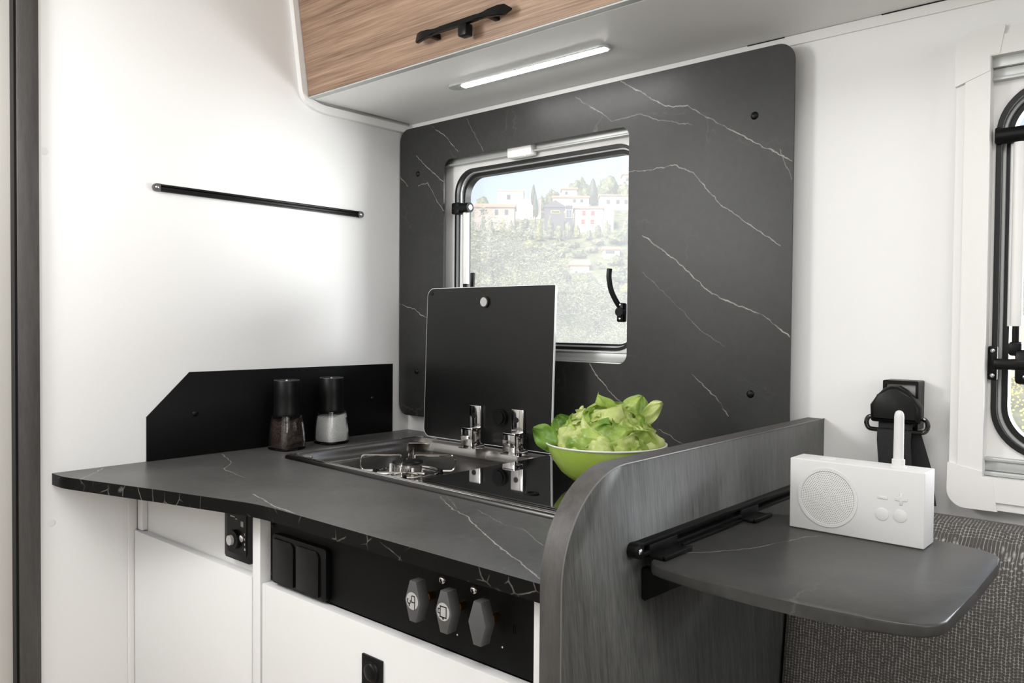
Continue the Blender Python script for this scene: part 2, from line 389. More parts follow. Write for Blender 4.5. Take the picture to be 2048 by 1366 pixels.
def struct(name, bm, mat, label, **k): return tag(obj(name, bm, mat, **k), label, kind='structure')
def bx(name, lo, hi, mat, parent=None, bev=0.0, **k):
    bm = BM(); box(bm, lo, hi, bev); return obj(name, bm, mat, parent, **k)

# ------------------------------------------------------------------ stone laminates
PANEL_VEINS = [
  ([(0.5812, -0.0000, 1.5599), (0.6397, -0.0000, 1.5220), (0.6687, -0.0000, 1.5028), (0.7105, -0.0000, 1.4957), (0.7683, -0.0000, 1.4575), (0.8269, -0.0000, 1.4202), (0.8844, -0.0000, 1.3862)], 0.0012, 0.72),
  ([(0.4824, -0.0000, 1.5500), (0.5269, -0.0000, 1.5218), (0.5645, -0.0000, 1.4938), (0.6204, -0.0000, 1.4976), (0.6547, -0.0000, 1.4820), (0.7200, -0.0000, 1.4635)], 0.0012, 0.41),
  ([(0.5997, -0.0000, 1.4028), (0.6414, -0.0000, 1.4004), (0.6889, -0.0000, 1.4029), (0.7211, -0.0000, 1.3869), (0.7702, -0.0000, 1.3316), (0.8208, -0.0000, 1.2947), (0.8689, -0.0000, 1.2612)], 0.0011, 0.63),
  ([(0.6282, -0.0000, 1.2921), (0.6912, -0.0000, 1.2469), (0.7551, -0.0000, 1.1922), (0.7896, -0.0000, 1.1758), (0.8432, -0.0000, 1.1562), (0.8849, -0.0000, 1.1248)], 0.0014, 0.90),
  ([(0.6291, -0.0000, 1.2285), (0.6828, -0.0000, 1.1836), (0.7384, -0.0000, 1.1321), (0.7822, -0.0000, 1.1074)], 0.0009, 0.23),
  ([(0.5219, -0.0000, 1.0687), (0.5330, -0.0000, 1.0513), (0.5762, -0.0000, 1.0122), (0.5950, -0.0000, 0.9987)], 0.0012, 0.81),
  ([(0.7260, -0.0000, 1.0589), (0.7663, -0.0000, 1.0266), (0.7899, -0.0000, 0.9966)], 0.0012, 0.72),
  ([(0.6650, -0.0000, 0.9652), (0.6861, -0.0000, 0.9556), (0.7095, -0.0000, 0.9455)], 0.0010, 0.54),
  ([(0.1050, -0.0000, 1.5562), (0.1448, -0.0000, 1.5303), (0.1835, -0.0000, 1.4929)], 0.0011, 0.72),
  ([(0.0567, -0.0000, 1.4992), (0.0918, -0.0000, 1.4712), (0.1412, -0.0000, 1.4350)], 0.0011, 0.81),
  ([(0.2074, -0.0000, 1.5565), (0.2388, -0.0000, 1.5085), (0.2557, -0.0000, 1.4832)], 0.0009, 0.36),
  ([(0.0013, -0.0000, 1.4635), (0.0280, -0.0000, 1.4376)], 0.0010, 0.63),
  ([(0.0621, -0.0000, 1.4351), (0.0921, -0.0000, 1.4393), (0.1187, -0.0000, 1.4017), (0.1418, -0.0000, 1.3745)], 0.0010, 0.63),
  ([(0.0035, -0.0000, 1.1811), (0.0514, -0.0000, 1.1698), (0.0788, -0.0000, 1.1546), (0.0993, -0.0000, 1.1492)], 0.0011, 0.90),
  ([(0.8666, -0.0000, 1.4034), (0.8849, -0.0000, 1.3588)], 0.0009, 0.36),
]
COUNTER_VEINS = [
  ([(0.0180, -0.4610, 0.0000), (0.1118, -0.4935, 0.0000), (0.1572, -0.5342, 0.0000), (0.1998, -0.5416, 0.0000), (0.2465, -0.5482, 0.0000)], 0.0013, 0.81),
  ([(0.3616, -0.6033, 0.0000), (0.4070, -0.6126, 0.0000), (0.4467, -0.6239, 0.0000), (0.4994, -0.6272, 0.0000)], 0.0016, 0.72),
  ([(0.5615, -0.4361, 0.0000), (0.6274, -0.4767, 0.0000), (0.6619, -0.4888, 0.0000), (0.7356, -0.5349, 0.0000), (0.8179, -0.5806, 0.0000), (0.8684, -0.6071, 0.0000), (0.8950, -0.6237, 0.0000)], 0.0014, 0.90),
  ([(0.6547, -0.4586, 0.0000), (0.7263, -0.4902, 0.0000), (0.7640, -0.4931, 0.0000), (0.8213, -0.5314, 0.0000)], 0.0010, 0.45),
  ([(0.0108, -0.6626, 0.0000), (0.0414, -0.6877, 0.0000), (0.0837, -0.7257, 0.0000)], 0.0014, 0.72),
  ([(0.5611, -0.4232, 0.0000), (0.6321, -0.4723, 0.0000)], 0.0009, 0.54),
]
TABLE_VEINS = [
  ([(0.9400, -0.5211, 0.0000), (0.9491, -0.4773, 0.0000), (0.9721, -0.4461, 0.0000), (0.9989, -0.4034, 0.0000), (1.0128, -0.3589, 0.0000), (1.0241, -0.3176, 0.0000), (1.0362, -0.2977, 0.0000)], 0.0009, 0.81),
]

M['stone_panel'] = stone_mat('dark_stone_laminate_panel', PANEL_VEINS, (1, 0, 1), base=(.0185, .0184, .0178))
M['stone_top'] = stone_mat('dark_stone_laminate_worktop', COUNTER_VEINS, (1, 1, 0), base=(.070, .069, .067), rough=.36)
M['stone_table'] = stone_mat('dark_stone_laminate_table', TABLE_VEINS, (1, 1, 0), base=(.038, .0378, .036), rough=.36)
M['stone_edge'] = stone_mat('dark_stone_laminate_edge', [], (1, 1, 1), base=(.0042, .0042, .0042), edge=True)

# ------------------------------------------------------------------ room shell
XI, XO = .903, .928            # partition faces
YF = -.611                     # cabinet fronts
ZC = .9                        # worktop
LB = 1.58                      # underside of the overhead locker

struct('floor', (lambda b: (box(b, (-.6, -2.05, -.04), (3.3, .03, 0)), b)[1])(BM()), wood_mat('floor_vinyl', (.42, .35, .28), (.58, .5, .41), (.06, 1, 1), .5), 'wood-look vinyl floor of the vehicle')
struct('ceiling', (lambda b: (box(b, (-.6, -2.05, 1.98), (3.3, .03, 2.02)), b)[1])(BM()), 'ceiling', 'pale flat ceiling of the vehicle')
b = BM(); box(b, (-.022, -.750, 0), (0, .0, 1.98), .0008); wl_ = struct('wall_left', b, 'wall', 'smooth white partition wall beside the worktop')
for (y, z) in ((-.7366, .8219), (-.7449, 1.3997)):
    b = BM(); dome(b, (0, y, z), (1, 0, 0), .0062, .0008); obj('screw_cap', b, 'wall', wl_)
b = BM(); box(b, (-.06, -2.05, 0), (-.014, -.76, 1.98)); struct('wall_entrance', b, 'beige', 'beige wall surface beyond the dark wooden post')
b = BM(); box(b, (-.6, -2.09, 0), (3.3, -2.05, 1.98)); struct('wall_front', b, 'wall', 'plain white wall opposite the kitchen')
b = BM(); box(b, (3.3, -2.05, 0), (3.34, .03, 1.98)); struct('wall_right', b, 'wall', 'plain white end wall')
t = thing('trim_1', 'dark grey-brown wooden post closing the end of the white partition', None, (-.008, -.77, 0), kind='structure')
bx('post', (-.024, -.7835, 0), (.006, -.7535, 1.98), 'edgewood', t, .0015)
bx('white_edge_strip', (-.024, -.7535, 0), (.0025, -.7495, 1.98), 'trimwhite', t)
bx('shadow_strip', (-.026, -.787, 0), (.003, -.7835, 1.98), 'black', t)  # thin line of shade beside the post, drawn as a black strip

# window wall, with an opening for each window
W1 = (.135, .620, 1.078, 1.474); W2 = (1.135, 1.715, .940, 1.50)
b = BM()
for lo, hi in (((-.6, 0), (W1[0], 1.98)), ((W1[0], 0), (W1[1], W1[2])), ((W1[0], W1[3]), (W1[1], 1.98)), ((W1[1], 0), (W2[0], 1.98)),
               ((W2[0], 0), (W2[1], W2[2])), ((W2[0], W2[3]), (W2[1], 1.98)), ((W2[1], 0), (3.3, 1.98))):
    box(b, (lo[0], 0, lo[1]), (hi[0], .032, hi[1]))
bmesh.ops.remove_doubles(b, verts=b.verts[:], dist=1e-5)
struct('wall_back', b, 'wall', 'white outer wall with the two framed windows')

def lever(parent, x, z, flip=1, y=-.006):
    """black curved window latch lever"""
    b = BM()
    P = [(x, y-.004, z), (x-.006*flip, y-.012, z+.014), (x-.014*flip, y-.018, z+.034), (x-.017*flip, y-.020, z+.058), (x-.016*flip, y-.019, z+.072)]
    tube(b, arcpath(P, .02, 4), .0048, 10)
    box(b, (x-.007, y-.010, z-.022), (x+.007, y+.004, z+.012), .003); cyl(b, (x, y-.013, z-.004), (x, y, z-.004), .008)
    o = obj('latch_lever', b, 'black', parent)
    b = BM()
    for dz in (-.016, .008): dome(b, (x, y-.010, z+dz), (0, -1, 0), .0028, .0014, 12)
    obj('latch_screw', b, 'chrome', o)

# ---- window 1 (behind the stone panel)
t = thing('window_1', 'kitchen window with black rubber seal and milky pane behind the stone panel', None, (.377, 0, 1.075), kind='structure')
b = BM(); ring(b, rrect(.120, .635, 1.055, 1.497, .012), rrect(.149, .607, 1.0925, 1.4605, .05), -.002, .012); obj('frame', b, 'trimwhite', t)
b = BM()
for z0, z1, y in ((1.470, 1.4735, -.016), (1.4745, 1.4845, -.010), (1.4850, 1.4875, -.013), (1.4880, 1.4905, -.015)): box(b, (.122, y, z0), (.632, -.002, z1), .0006)
obj('aluminium_rail', b, 'alu', t)
b = BM()
for z0, z1, y in ((1.0665, 1.0720, -.014), (1.0725, 1.0885, -.009), (1.0885, 1.0910, -.012)): box(b, (.122, y, z0), (.632, -.002, z1), .0006)
obj('aluminium_rail', b, 'alu', t)
b = BM(); ring(b, rrect(.149, .607, 1.0925, 1.4605, .05), rrect(.1545, .6015, 1.098, 1.455, .045), -.004, .010); obj('rubber_seal', b, 'rubber', t)
b = BM(); ring(b, rrect(.1535, .6025, 1.097, 1.456, .046), rrect(.1575, .5985, 1.1005, 1.4525, .043), .006, .014); obj('sealing_bead', b, 'alu', t)
b = BM(); ring(b, rrect(.154, .602, 1.097, 1.456, .046), rrect(.163, .593, 1.104, 1.446, .040), .013, .030); obj('rubber_seal', b, 'rubber', t)
b = BM(); prism(b, rrect(.158, .598, 1.100, 1.451, .042), .030, .033); obj('pane', b, 'pane', t)
b = BM(); box(b, (.312, -.024, 1.4625), (.374, -.004, 1.4855), .004); box(b, (.326, -.0285, 1.4615), (.360, -.020, 1.4665), .002); obj('blind_pull_tab', b, 'cream', t)
b = BM(); cyl(b, (.152, -.006, 1.380), (.196, -.006, 1.380), .0105, n=16); box(b, (.150, -.016, 1.368), (.172, .004, 1.392), .003); cl = obj('stay_clip', b, 'black', t)
b = BM(); cyl(b, (.196, -.006, 1.380), (.1975, -.006, 1.380), .0055, n=16); obj('clip_pin', b, 'trimwhite', cl)
b = BM(); cyl(b, (.182, -.003, 1.372), (.182, -.003, 1.222), .0068, n=18); cyl(b, (.1705, .002, 1.372), (.1705, .002, 1.20), .004, n=14); obj('stay_rod', b, 'trimwhite', t)
b = BM(); cyl(b, (.181, -.003, 1.226), (.181, -.003, 1.180), .0052, n=14); cyl(b, (.181, -.003, 1.206), (.181, -.003, 1.198), .0072, n=14); obj('stay_joint', b, 'black', t)
lever(t, .2075, 1.170, -1); lever(t, .5745, 1.166, 1)

# ---- window 2 (beside the seat)
t = thing('window_2', 'large framed side window with rounded black seal above the seat', None, (1.425, 0, .905), kind='structure')
OUT = rrect(1.101, 1.749, .9055, 1.522, .022); IN = rrect(1.1405, 1.7095, .9475, 1.4865, .0005)
b = BM(); ring(b, OUT, IN, -.022, -.001); fr = obj('surround', b, 'cream', t)
MID = rrect(1.1165, 1.7335, .921, 1.5065, .014)
b = BM(); ring(b, rrect(1.1115, 1.7385, .916, 1.5115, .016), IN, -.0255, -.0215); obj('surround_step', b, 'cream', fr)
for (x0, x1, z0, z1, cut) in ((1.1, 1.152, .9045, .962, (1.1397, .9466)), (1.1, 1.150, 1.462, 1.523, (1.1397, 1.4874))):
    low = z0 < 1
    if low: pts = [(1.1225, z0), (x1+.006, z0), (x1, cut[1]), (cut[0], cut[1]), (cut[0], z1-.008), (x0, z1)]
    else: pts = [(x0, z0-.008), (cut[0], z0+.006), (cut[0], cut[1]), (x1, cut[1]), (x1+.006, z1), (1.1225, z1)]
    cn = (x0+.022, z0+.022) if low else (x0+.022, z1-.022)
    arc = [(cn[0]+.0225*math.cos(a), cn[1]+.0225*math.sin(a)) for a in ([R(180+90*i/6) for i in range(7)] if low else [R(90+90*i/6) for i in range(7)])]
    pts = (arc+pts[1:]) if low else (arc+pts[:-1])
    b = BM(); prism(b, pts, -.0265, -.001, 'xz'); obj('corner_piece', b, 'cream', fr)
b = BM()
for z0, z1, y in ((1.4735, 1.4865, -.016), (1.462, 1.473, -.010), (1.4575, 1.4615, -.014)): box(b, (1.1405, y, z0), (1.7095, -.001, z1), .0006)
obj('aluminium_rail', b, 'alu', t)
b = BM()
for z0, z1, y in ((.9482, .9535, -.016), (.954, .9665, -.009), (.967, .9715, -.014)): box(b, (1.1405, y, z0), (1.7095, -.001, z1), .0006)
obj('aluminium_rail', b, 'alu', t)
b = BM(); ring(b, rrect(1.136, 1.714, .942, 1.492, .004), rrect(1.146, 1.704, .974, 1.452, .062, 12), -.003, .010); obj('frame', b, 'trimwhite', t) if False else b.free()
b = BM(); ring(b, rrect(1.136, 1.714, .942, 1.492, .004, 12), rrect(1.146, 1.704, .974, 1.452, .062, 12), -.003, .010); obj('frame', b, 'trimwhite', t)
b = BM(); ring(b, rrect(1.1445, 1.7055, .9725, 1.4535, .063, 12), rrect(1.151, 1.699, .979, 1.447, .058, 12), -.006, .010); obj('rubber_seal', b, 'rubber', t)
b = BM(); ring(b, rrect(1.150, 1.700, .978, 1.448, .059, 12), rrect(1.154, 1.696, .982, 1.444, .055, 12), .004, .012); obj('sealing_bead', b, 'alu', t)
b = BM(); ring(b, rrect(1.1505, 1.6995, .979, 1.447, .058, 12), rrect(1.161, 1.689, .989, 1.437, .049, 12), .010, .030); obj('rubber_seal', b, 'rubber', t)
b = BM(); prism(b, rrect(1.156, 1.694, .984, 1.442, .052), .030, .033); obj('pane', b, 'pane2', t)
b = BM(); cyl(b, (1.146, -.008, 1.386), (1.180, -.008, 1.386), .0105, n=16); box(b, (1.144, -.014, 1.376), (1.152, .004, 1.397), .002); cl = obj('stay_clip', b, 'black', t)
b = BM(); cyl(b, (1.180, -.008, 1.386), (1.1815, -.008, 1.386), .0055, n=16); obj('clip_pin', b, 'trimwhite', cl)
b = BM(); cyl(b, (1.171, -.006, 1.376), (1.171, -.006, 1.142), .007, n=18); cyl(b, (1.1635, .0, 1.376), (1.1635, .0, 1.142), .0035, n=12); obj('stay_rod', b, 'trimwhite', t)
b = BM(); cyl(b, (1.171, -.006, 1.142), (1.171, -.006, 1.112), .0042, n=14); box(b, (1.164, -.012, 1.104), (1.179, .0, 1.122), .003); obj('stay_joint', b, 'black', t)
b = BM(); box(b, (1.141, -.010, 1.072), (1.152, -.002, 1.116), .002); lk = obj('latch_plate', b, 'black', t)
b = BM(); box(b, (1.148, -.020, 1.086), (1.190, -.006, 1.1), .004); box(b, (1.172, -.018, 1.068), (1.205, -.004, 1.112), .005)
tube(b, arcpath([(1.190, -.014, 1.10), (1.196, -.026, 1.12), (1.204, -.034, 1.16)], .02), .005, 10); obj('latch_lever', b, 'black', lk)
b = BM()
for p in ((1.1465, -.010, 1.110), (1.1465, -.010, 1.078), (1.184, -.018, 1.078), (1.192, -.018, 1.106)): dome(b, p, (0, -1, 0), .003, .0014, 12)
obj('latch_screw', b, 'chrome', lk)

# ------------------------------------------------------------------ stone wall panel with cut-out
t = thing('splash_panel', 'dark stone-look wall panel with pale veins around the kitchen window', 'wall panel', (.444, -.03, .937))
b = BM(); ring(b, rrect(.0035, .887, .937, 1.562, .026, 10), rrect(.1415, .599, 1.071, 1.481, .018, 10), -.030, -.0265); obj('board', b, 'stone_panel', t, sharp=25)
for x in (.061, .8255):
    for z in (1.0342, 1.4612):
        b = BM(); dome(b, (x, -.030, z), (0, -1, 0), .0062, .0036); s = obj('screw_cap', b, 'black', t)
        b = BM(); cyl(b, (x, -.0265, z), (x, -.0005, z), .008, n=16); obj('spacer', b, 'black', s)

# ------------------------------------------------------------------ overhead locker
XR = 2.2; SL = -.1362          # door leans outward by SL metres per metre of height
yf = lambda z: -.2735+SL*(z-LB)
t = thing('overhead_locker', 'overhead locker with walnut doors and grey base above the window', 'cupboard', (.9, -.14, LB))
b = BM(); prism(b, [(-.002, LB), (-.002, 1.975), (yf(1.975)+.016, 1.975), (yf(LB)+.014, LB)], .012, XR, 'yz'); obj('body', b, 'under', t)
HAND = None
for k, (x0, x1) in enumerate(((.0125, .9075), (.9105, 1.806))):
    b = BM(); prism(b, [(yf(1.583), 1.583), (yf(1.972), 1.972), (yf(1.972)+.0145, 1.972), (yf(1.583)+.0125, 1.583)], x0, x1, 'yz', .0008); d = obj('door', b, 'walnut', t)
    b = BM(); bb = BM(); box(bb, (x0, -.2735, 1.5802), (x1, -.262, 1.5826)); merge(b, bb); obj('edge_band', b, 'alu', d)
    xc = (x0+x1)/2-.0085; b = BM()
    N = 22; L = .212; sec = []
    for i in range(N+1):
        s = -1+2*i/N; x = xc+s*L/2; wv = .0046+.0058*max(0, (abs(s)-.50)/.50)-.0085*max(0, (abs(s)-.90)/.10)
        zc = 1.6125; yy = yf(zc)-.024+.010*max(0, (abs(s)-.72)/.28)**2
        th = .0055-.003*max(0, (abs(s)-.85)/.15)
        sec.append([b.verts.new((x, yy-th*.6, zc-wv)), b.verts.new((x, yy+th, zc-wv*.9)), b.verts.new((x, yy+th, zc+wv)), b.verts.new((x, yy-th*.2, zc+wv))])
    for A, B in zip(sec[:-1], sec[1:]):
        for i in range(4): b.faces.new((A[i], A[(i+1) % 4], B[(i+1) % 4], B[i]))
    b.faces.new(sec[0][::-1]); b.faces.new(sec[-1])
    bmesh.ops.bevel(b, geom=[e for e in b.edges if abs((e.verts[0].co-e.verts[1].co).normalized().x) > .8], offset=.0012, segments=2, affect='EDGES')
    for s in (-.62, .62): box(b, (xc+s*L/2-.005, yf(1.612)-.022, 1.608), (xc+s*L/2+.005, yf(1.612)+.002, 1.617), .001)
    obj('handle', b, 'black', d)
    b = BM(); box(b, (xc+.005, yf(1.6)-.029, 1.590), (xc+.024, yf(1.6)-.012, 1.610), .003); obj('latch_button', b, 'black', d)
bx('wall_strip', (.018, -.0035, 1.565), (XR, -.0005, 1.5795), 'trimwhite', t)
bx('gap_strip', (.80, -.0045, 1.5785), (.86, -.0008, 1.5798), 'black', t); bx('gap_strip', (1.0, -.0045, 1.5785), (1.3, -.0008, 1.5798), 'black', t)
# white edge profile that runs down the wall and on under the locker
pth = arcpath([(.004, yf(1.972)-.004, 1.972), (.004, yf(1.578)-.006, 1.578), (.004, -.245, 1.566), (.004, -.001, 1.566)], .05, 8)
t2 = thing('trim_2', 'white edge profile between the partition wall and the overhead locker', None, (0, -.28, 1.56), kind='structure')
b = BM(); F = [Vector(p) for p in pth]; prev = None
for i, p in enumerate(F):
    a = F[max(0, i-1)]; c = F[min(len(F)-1, i+1)]; tn = (c-a).normalized(); nr = Vector((0, tn.z, -tn.y))     # in the wall plane
    lp = [b.verts.new(p+Vector((dx, 0, 0))+nr*dn) for dx, dn in ((-.004, -.0085), (.0060, -.0085), (.0070, -.0075), (.0070, .0062), (.0058, .0074), (-.004, .0074))]
    if prev:
        for k in range(6): b.faces.new((prev[k], prev[(k+1) % 6], lp[(k+1) % 6], lp[k]))
    else: b.faces.new(lp[::-1])
    prev = lp
b.faces.new(prev); obj('edge_profile', b, 'trimwhite', t2, sharp=30)
# LED strip lamp
t = thing('strip_light', 'slim lit LED strip under the overhead locker', 'lamp', (.457, -.145, LB))
def slot(x0, x1, y0, y1, n=10):
    r = (y1-y0)/2; c = (y0+y1)/2
    return [(x1-r+r*math.cos(R(-90+180*i/n)), c+r*math.sin(R(-90+180*i/n))) for i in range(n+1)]+[(x0+r+r*math.cos(R(90+180*i/n)), c+r*math.sin(R(90+180*i/n))) for i in range(n+1)]
b = BM(); prism(b, slot(.279, .6365, -.1595, -.1305), LB-.004, LB, 'xy', .001); obj('housing', b, 'alu', t)
b = BM(); box(b, (.312, -.1505, LB-.0062), (.629, -.1385, LB-.0038), .001); obj('diffuser', b, 'led', t)
b = BM()
for dx in (0, .006): dome(b, (.306+dx, -.145, LB-.004), (0, 0, -1), .0022, .001, 10)
obj('touch_switch', b, 'grey', t)

# ------------------------------------------------------------------ worktop
top = [(0, -.7356), (.024, -.7360), (.040, -.7350), (.056, -.7318), (.085, -.7240), (.1555, -.7040), (.2518, -.6770), (.3219, -.6590), (.3678, -.6470), (.3981, -.6390), (.4222, -.6345), (.446, -.6322), (.4696, -.6315), (.70, -.6315), (XI, -.6315), (XI, -.0005), (0, -.0005)]
hob = lambda x: -.409-.036*(x-.133)
hole = [(.146, hob(.146)+.014), (.87, hob(.87)+.014), (.87, -.092), (.142, -.092)]
b = BM()
def counter(z, flip):
    vs = [b.verts.new((p[0], p[1], z)) for p in top]; hs = [b.verts.new((p[0], p[1], z)) for p in hole]
    es = [b.edges.new((L[i], L[(i+1) % len(L)])) for L in (vs, hs) for i in range(len(L))]
    bmesh.ops.triangle_fill(b, use_beauty=True, use_dissolve=False, edges=es, normal=(0, 0, 1))
    return vs, hs
v1, h1 = counter(ZC, 0); v0, h0 = counter(ZC-.018, 1)
for A, B in ((v1, v0), (h1, h0)):
    for i in range(len(A)): b.faces.new((A[i], A[(i+1) % len(A)], B[(i+1) % len(A)], B[i]))
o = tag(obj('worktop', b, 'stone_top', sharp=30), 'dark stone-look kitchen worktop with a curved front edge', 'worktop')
o.data.materials.append(M['stone_edge'])
for p in o.data.polygons:
    if abs(p.normal.z) < .5: p.material_index = 1

# ------------------------------------------------------------------ black upstand on the partition wall
t = thing('side_splashback', 'matt black splashback board with a slanted corner behind the mills', 'splashback', (.002, -.32, ZC))
b = BM(); prism(b, [(-.589, ZC+.0005), (-.589, .976), (-.513, 1.0495), (-.048, 1.0495), (-.048, ZC+.0005)], .0005, .0035, 'yz', .0004); obj('board', b, 'blackmat', t)
for y, z in ((-.503, .9755), (-.104, .977)):
    b = BM(); dome(b, (.0035, y, z), (1, 0, 0), .0055, .003); obj('screw_cap', b, 'black', t)
# rail on the wall
t = thing('wall_rail', 'thin black grooved accessory rail screwed to the white partition wall', 'rail', (.004, -.355, 1.36))
b = BM()
for z0, z1, d in ((1.3603, 1.3640, .0065), (1.3640, 1.3695, .003), (1.3695, 1.3728, .0065)): box(b, (.0003, -.566, z0), (d, -.145, z1), .0004)
obj('profile', b, 'black', t)
for y0, s in ((-.566, -1), (-.145, 1)):
    b = BM(); pts = [(y0, 1.3600), (y0, 1.3732)]; n_ = 10
    arc = [(y0+s*(.006+.0066*math.sin(math.pi*i/n_)), 1.3666+.0066*math.cos(math.pi*i/n_)) for i in range(n_+1)]
    poly = [(y0, 1.3600), (y0, 1.3732)]+arc
    prism(b, poly, .0003, .0070, 'yz'); e = obj('end_cap', b, 'grey', t)
    b = BM(); dome(b, (.0070, y0+s*.006, 1.3666), (1, 0, 0), .0035, .0015, 12); obj('cap_screw', b, 'chrome', e)

# ------------------------------------------------------------------ partition board
t = thing('partition_panel', 'dark grey wood partition with a rounded top between worktop and seat', 'partition', (.9155, -.31, 0))
yfp = -.6365; cy, cz, rr = -.5345, .9005, .102
prof = [(0-.0005, 0), (-.0005, 1.0025)]+[(cy-rr*math.sin(R(90*i/16)), cz+rr*math.cos(R(90*i/16))) for i in range(17)]+[(yfp, 0)]
b = BM(); prism(b, prof, XI+.0006, XO-.0005, 'yz'); obj('edge', b, 'edgewood', t, sharp=25)
b = BM(); prism(b, prof, XO-.0004, XO+.0006, 'yz', .0006, 2); obj('outer_face', b, 'greywood', t, sharp=60)
b = BM(); tube(b, [(XO+.0004, y, z) for y, z in prof[1:]], .0008, 6); obj('edge_glint', b, 'edgeglint', t)  # thin pale tube drawn in for the highlight along the board's edge

# ------------------------------------------------------------------ fold-out table and its rail
t = thing('table_rail', 'black slotted mounting rail on the outer side of the partition', 'rail', (XO+.008, -.3, .905))
b = BM()
for z0, z1, d in ((.9185, .9225, .011), (.9130, .9185, .006), (.9085, .9130, .012)): box(b, (XO+.0008, -.519, z0), (XO+d, -.03, z1), .0006)
obj('profile', b, 'black', t)
b = BM(); arc = [(-.519-.0065-.007*math.sin(math.pi*i/10), .9155+.0075*math.cos(math.pi*i/10)) for i in range(11)]
prism(b, [(-.519, .908), (-.519, .923)]+arc, XO+.0008, XO+.013, 'yz', .0008); e = obj('end_cap', b, 'black', t)
b = BM(); dome(b, (XO+.013, -.5255, .9155), (1, 0, 0), .0032, .0015, 12); obj('cap_screw', b, 'chrome', e)
t = thing('side_table', 'small dark stone-look shelf table hooked onto the partition rail', 'table', (1.07, -.38, .88))
pts = [(.943, -.500), (.9445, -.512), (.952, -.5215), (.966, -.5265), (1.0, -.5315), (1.06, -.5355), (1.11, -.5345), (1.155, -.529), (1.180, -.523), (1.1945, -.5155), (1.203, -.505), (1.2065, -.492), (1.2075, -.40), (1.2055, -.290), (1.203, -.262), (1.197, -.249), (1.184, -.2385), (1.163, -.232), (1.12, -.229), (1.0, -.2275), (.965, -.229), (.950, -.235), (.944, -.246)]
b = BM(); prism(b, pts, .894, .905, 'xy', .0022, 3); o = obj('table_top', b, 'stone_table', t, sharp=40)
for y0, y1 in ((-.507, -.452), (-.300, -.252)):
    b = BM(); box(b, (XO+.007, y0, .9055), (XO+.030, y1, .9085), .0006); box(b, (XO+.0265, y0, .9055), (XO+.0305, y1, .9102), .0008); box(b, (XO+.0065, y0, .9055), (XO+.0125, y1, .9185), .0008); obj('hook_plate', b, 'black', t)
bx('retaining_strip', (XO+.0125, -.445, .9055), (XO+.016, -.305, .9085), 'black', t, .0004)
for y in (-.50, -.27):
    b = BM(); prism(b, [(XO+.002, .893), (XO+.002, .862), (XO+.006, .860), (XO+.055, .8895), (XO+.055, .893)], y-.006, y+.006, 'xz', .0008); obj('support_bracket', b, 'black', t)
# ------------------------------------------------------------------ base cabinets
ZB = .12
t = thing('base_cabinet', 'white base cabinet with a tall door below the heating control', 'cabinet', (.19, -.3, 0))
bx('plinth', (.004, -.56, 0), (.39, -.54, ZB), 'black', t)
b = BM(); box(b, (.004, -.597, ZB), (.372, -.02, .135)); box(b, (.004, -.597, .135), (.014, -.02, .8815)); box(b, (.014, -.04, .135), (.372, -.02, .8815)); obj('carcass', b, 'white', t)
bx('wall_joint_profile', (.0005, -.6205, ZB), (.0045, -.606, .8815), 'trimwhite', t, .0006)
b = BM(); box(b, (.006, YF, ZB+.01), (.3715, -.5975, .788), .0008); obj('door', b, 'white', t)
bx('upper_panel', (.006, -.5965, .784), (.372, -.588, .8815), 'white', t)
bx('side_profile', (.006, -.606, .7895), (.024, -.5968, .8815), 'trimwhite', t, .0006)
t = thing('base_cabinet', 'wide white base cabinet door front with a black push lock under the gas tap panel', 'cabinet', (.64, -.3, 0))
bx('plinth', (.40, -.56, 0), (XI-.003, -.54, ZB), 'black', t)
bx('upright', (.3735, YF, ZB), (.3925, -.02, .8815), 'white', t, .0008); bx('upright', (.8755, YF, ZB), (XI-.001, -.02, .8815), 'white', t, .0008)
b = BM(); box(b, (.3935, -.575, ZB), (.8745, -.02, .135)); box(b, (.3935, -.04, .135), (.8745, -.02, .86)); obj('carcass', b, 'white', t)
d = bx('door', (.3975, YF, ZB+.01), (.8735, -.5962, .7845), 'white', t, .0008)
b = BM(); prism(b, rrect(.6163, .6528, .7145, .7512, .0006), -.6135, YF-.0002); lk = obj('push_lock', b, 'black', d)
b = BM(); lathe_c = (.6335, -.6135, .7335)
cyl(b, (lathe_c[0], -.6155, lathe_c[2]), (lathe_c[0], -.6134, lathe_c[2]), .0125, .0135, 32); dome(b, (lathe_c[0], -.6155, lathe_c[2]), (0, -1, 0), .0105, .0025, 28); obj('push_knob', b, 'black', d)

# ---- recessed black gas tap panel
YB = -.5955
t = thing('gas_tap_panel', 'recessed black panel with switches and three grey gas taps under the worktop', 'control panel', (.634, YB, .786))
bx('plate', (.3935, YB, .7855), (.8745, YB+.006, .8815), 'blackmat', t)
for x, z in ((.3995, .8612), (.3990, .7952)):
    b = BM(); dome(b, (x, YB, z), (0, -1, 0), .0032, .0022, 14); obj('black_screw', b, 'black', t)
for x, z in ((.7328, .8589), (.7806, .8588)):
    b = BM(); dome(b, (x, YB, z), (0, -1, 0), .0048, .0030, 18); obj('chrome_screw', b, 'chrome', t)
for x, z in ((.8216, .8089), (.7565, .8046)):
    b = BM(); dome(b, (x, YB, z), (0, -1, 0), .0011, .0006, 8); obj('indicator_pin', b, 'trimwhite', t)
b = BM(); prism(b, rrect(.4115, .5320, .7885, .8545, .004), YB-.0085, YB, 'xz', .0015); sw = obj('switch_box', b, 'black', t)
for x0, x1 in ((.4165, .464), (.471, .5195)):
    b = BM(); prism(b, rrect(x0, x1, .7915, .8495, [.001, .001, .009, .002]), YB-.0115, YB-.0080, 'xz', .0012); obj('switch_rocker', b, 'black', sw)
b = BM()
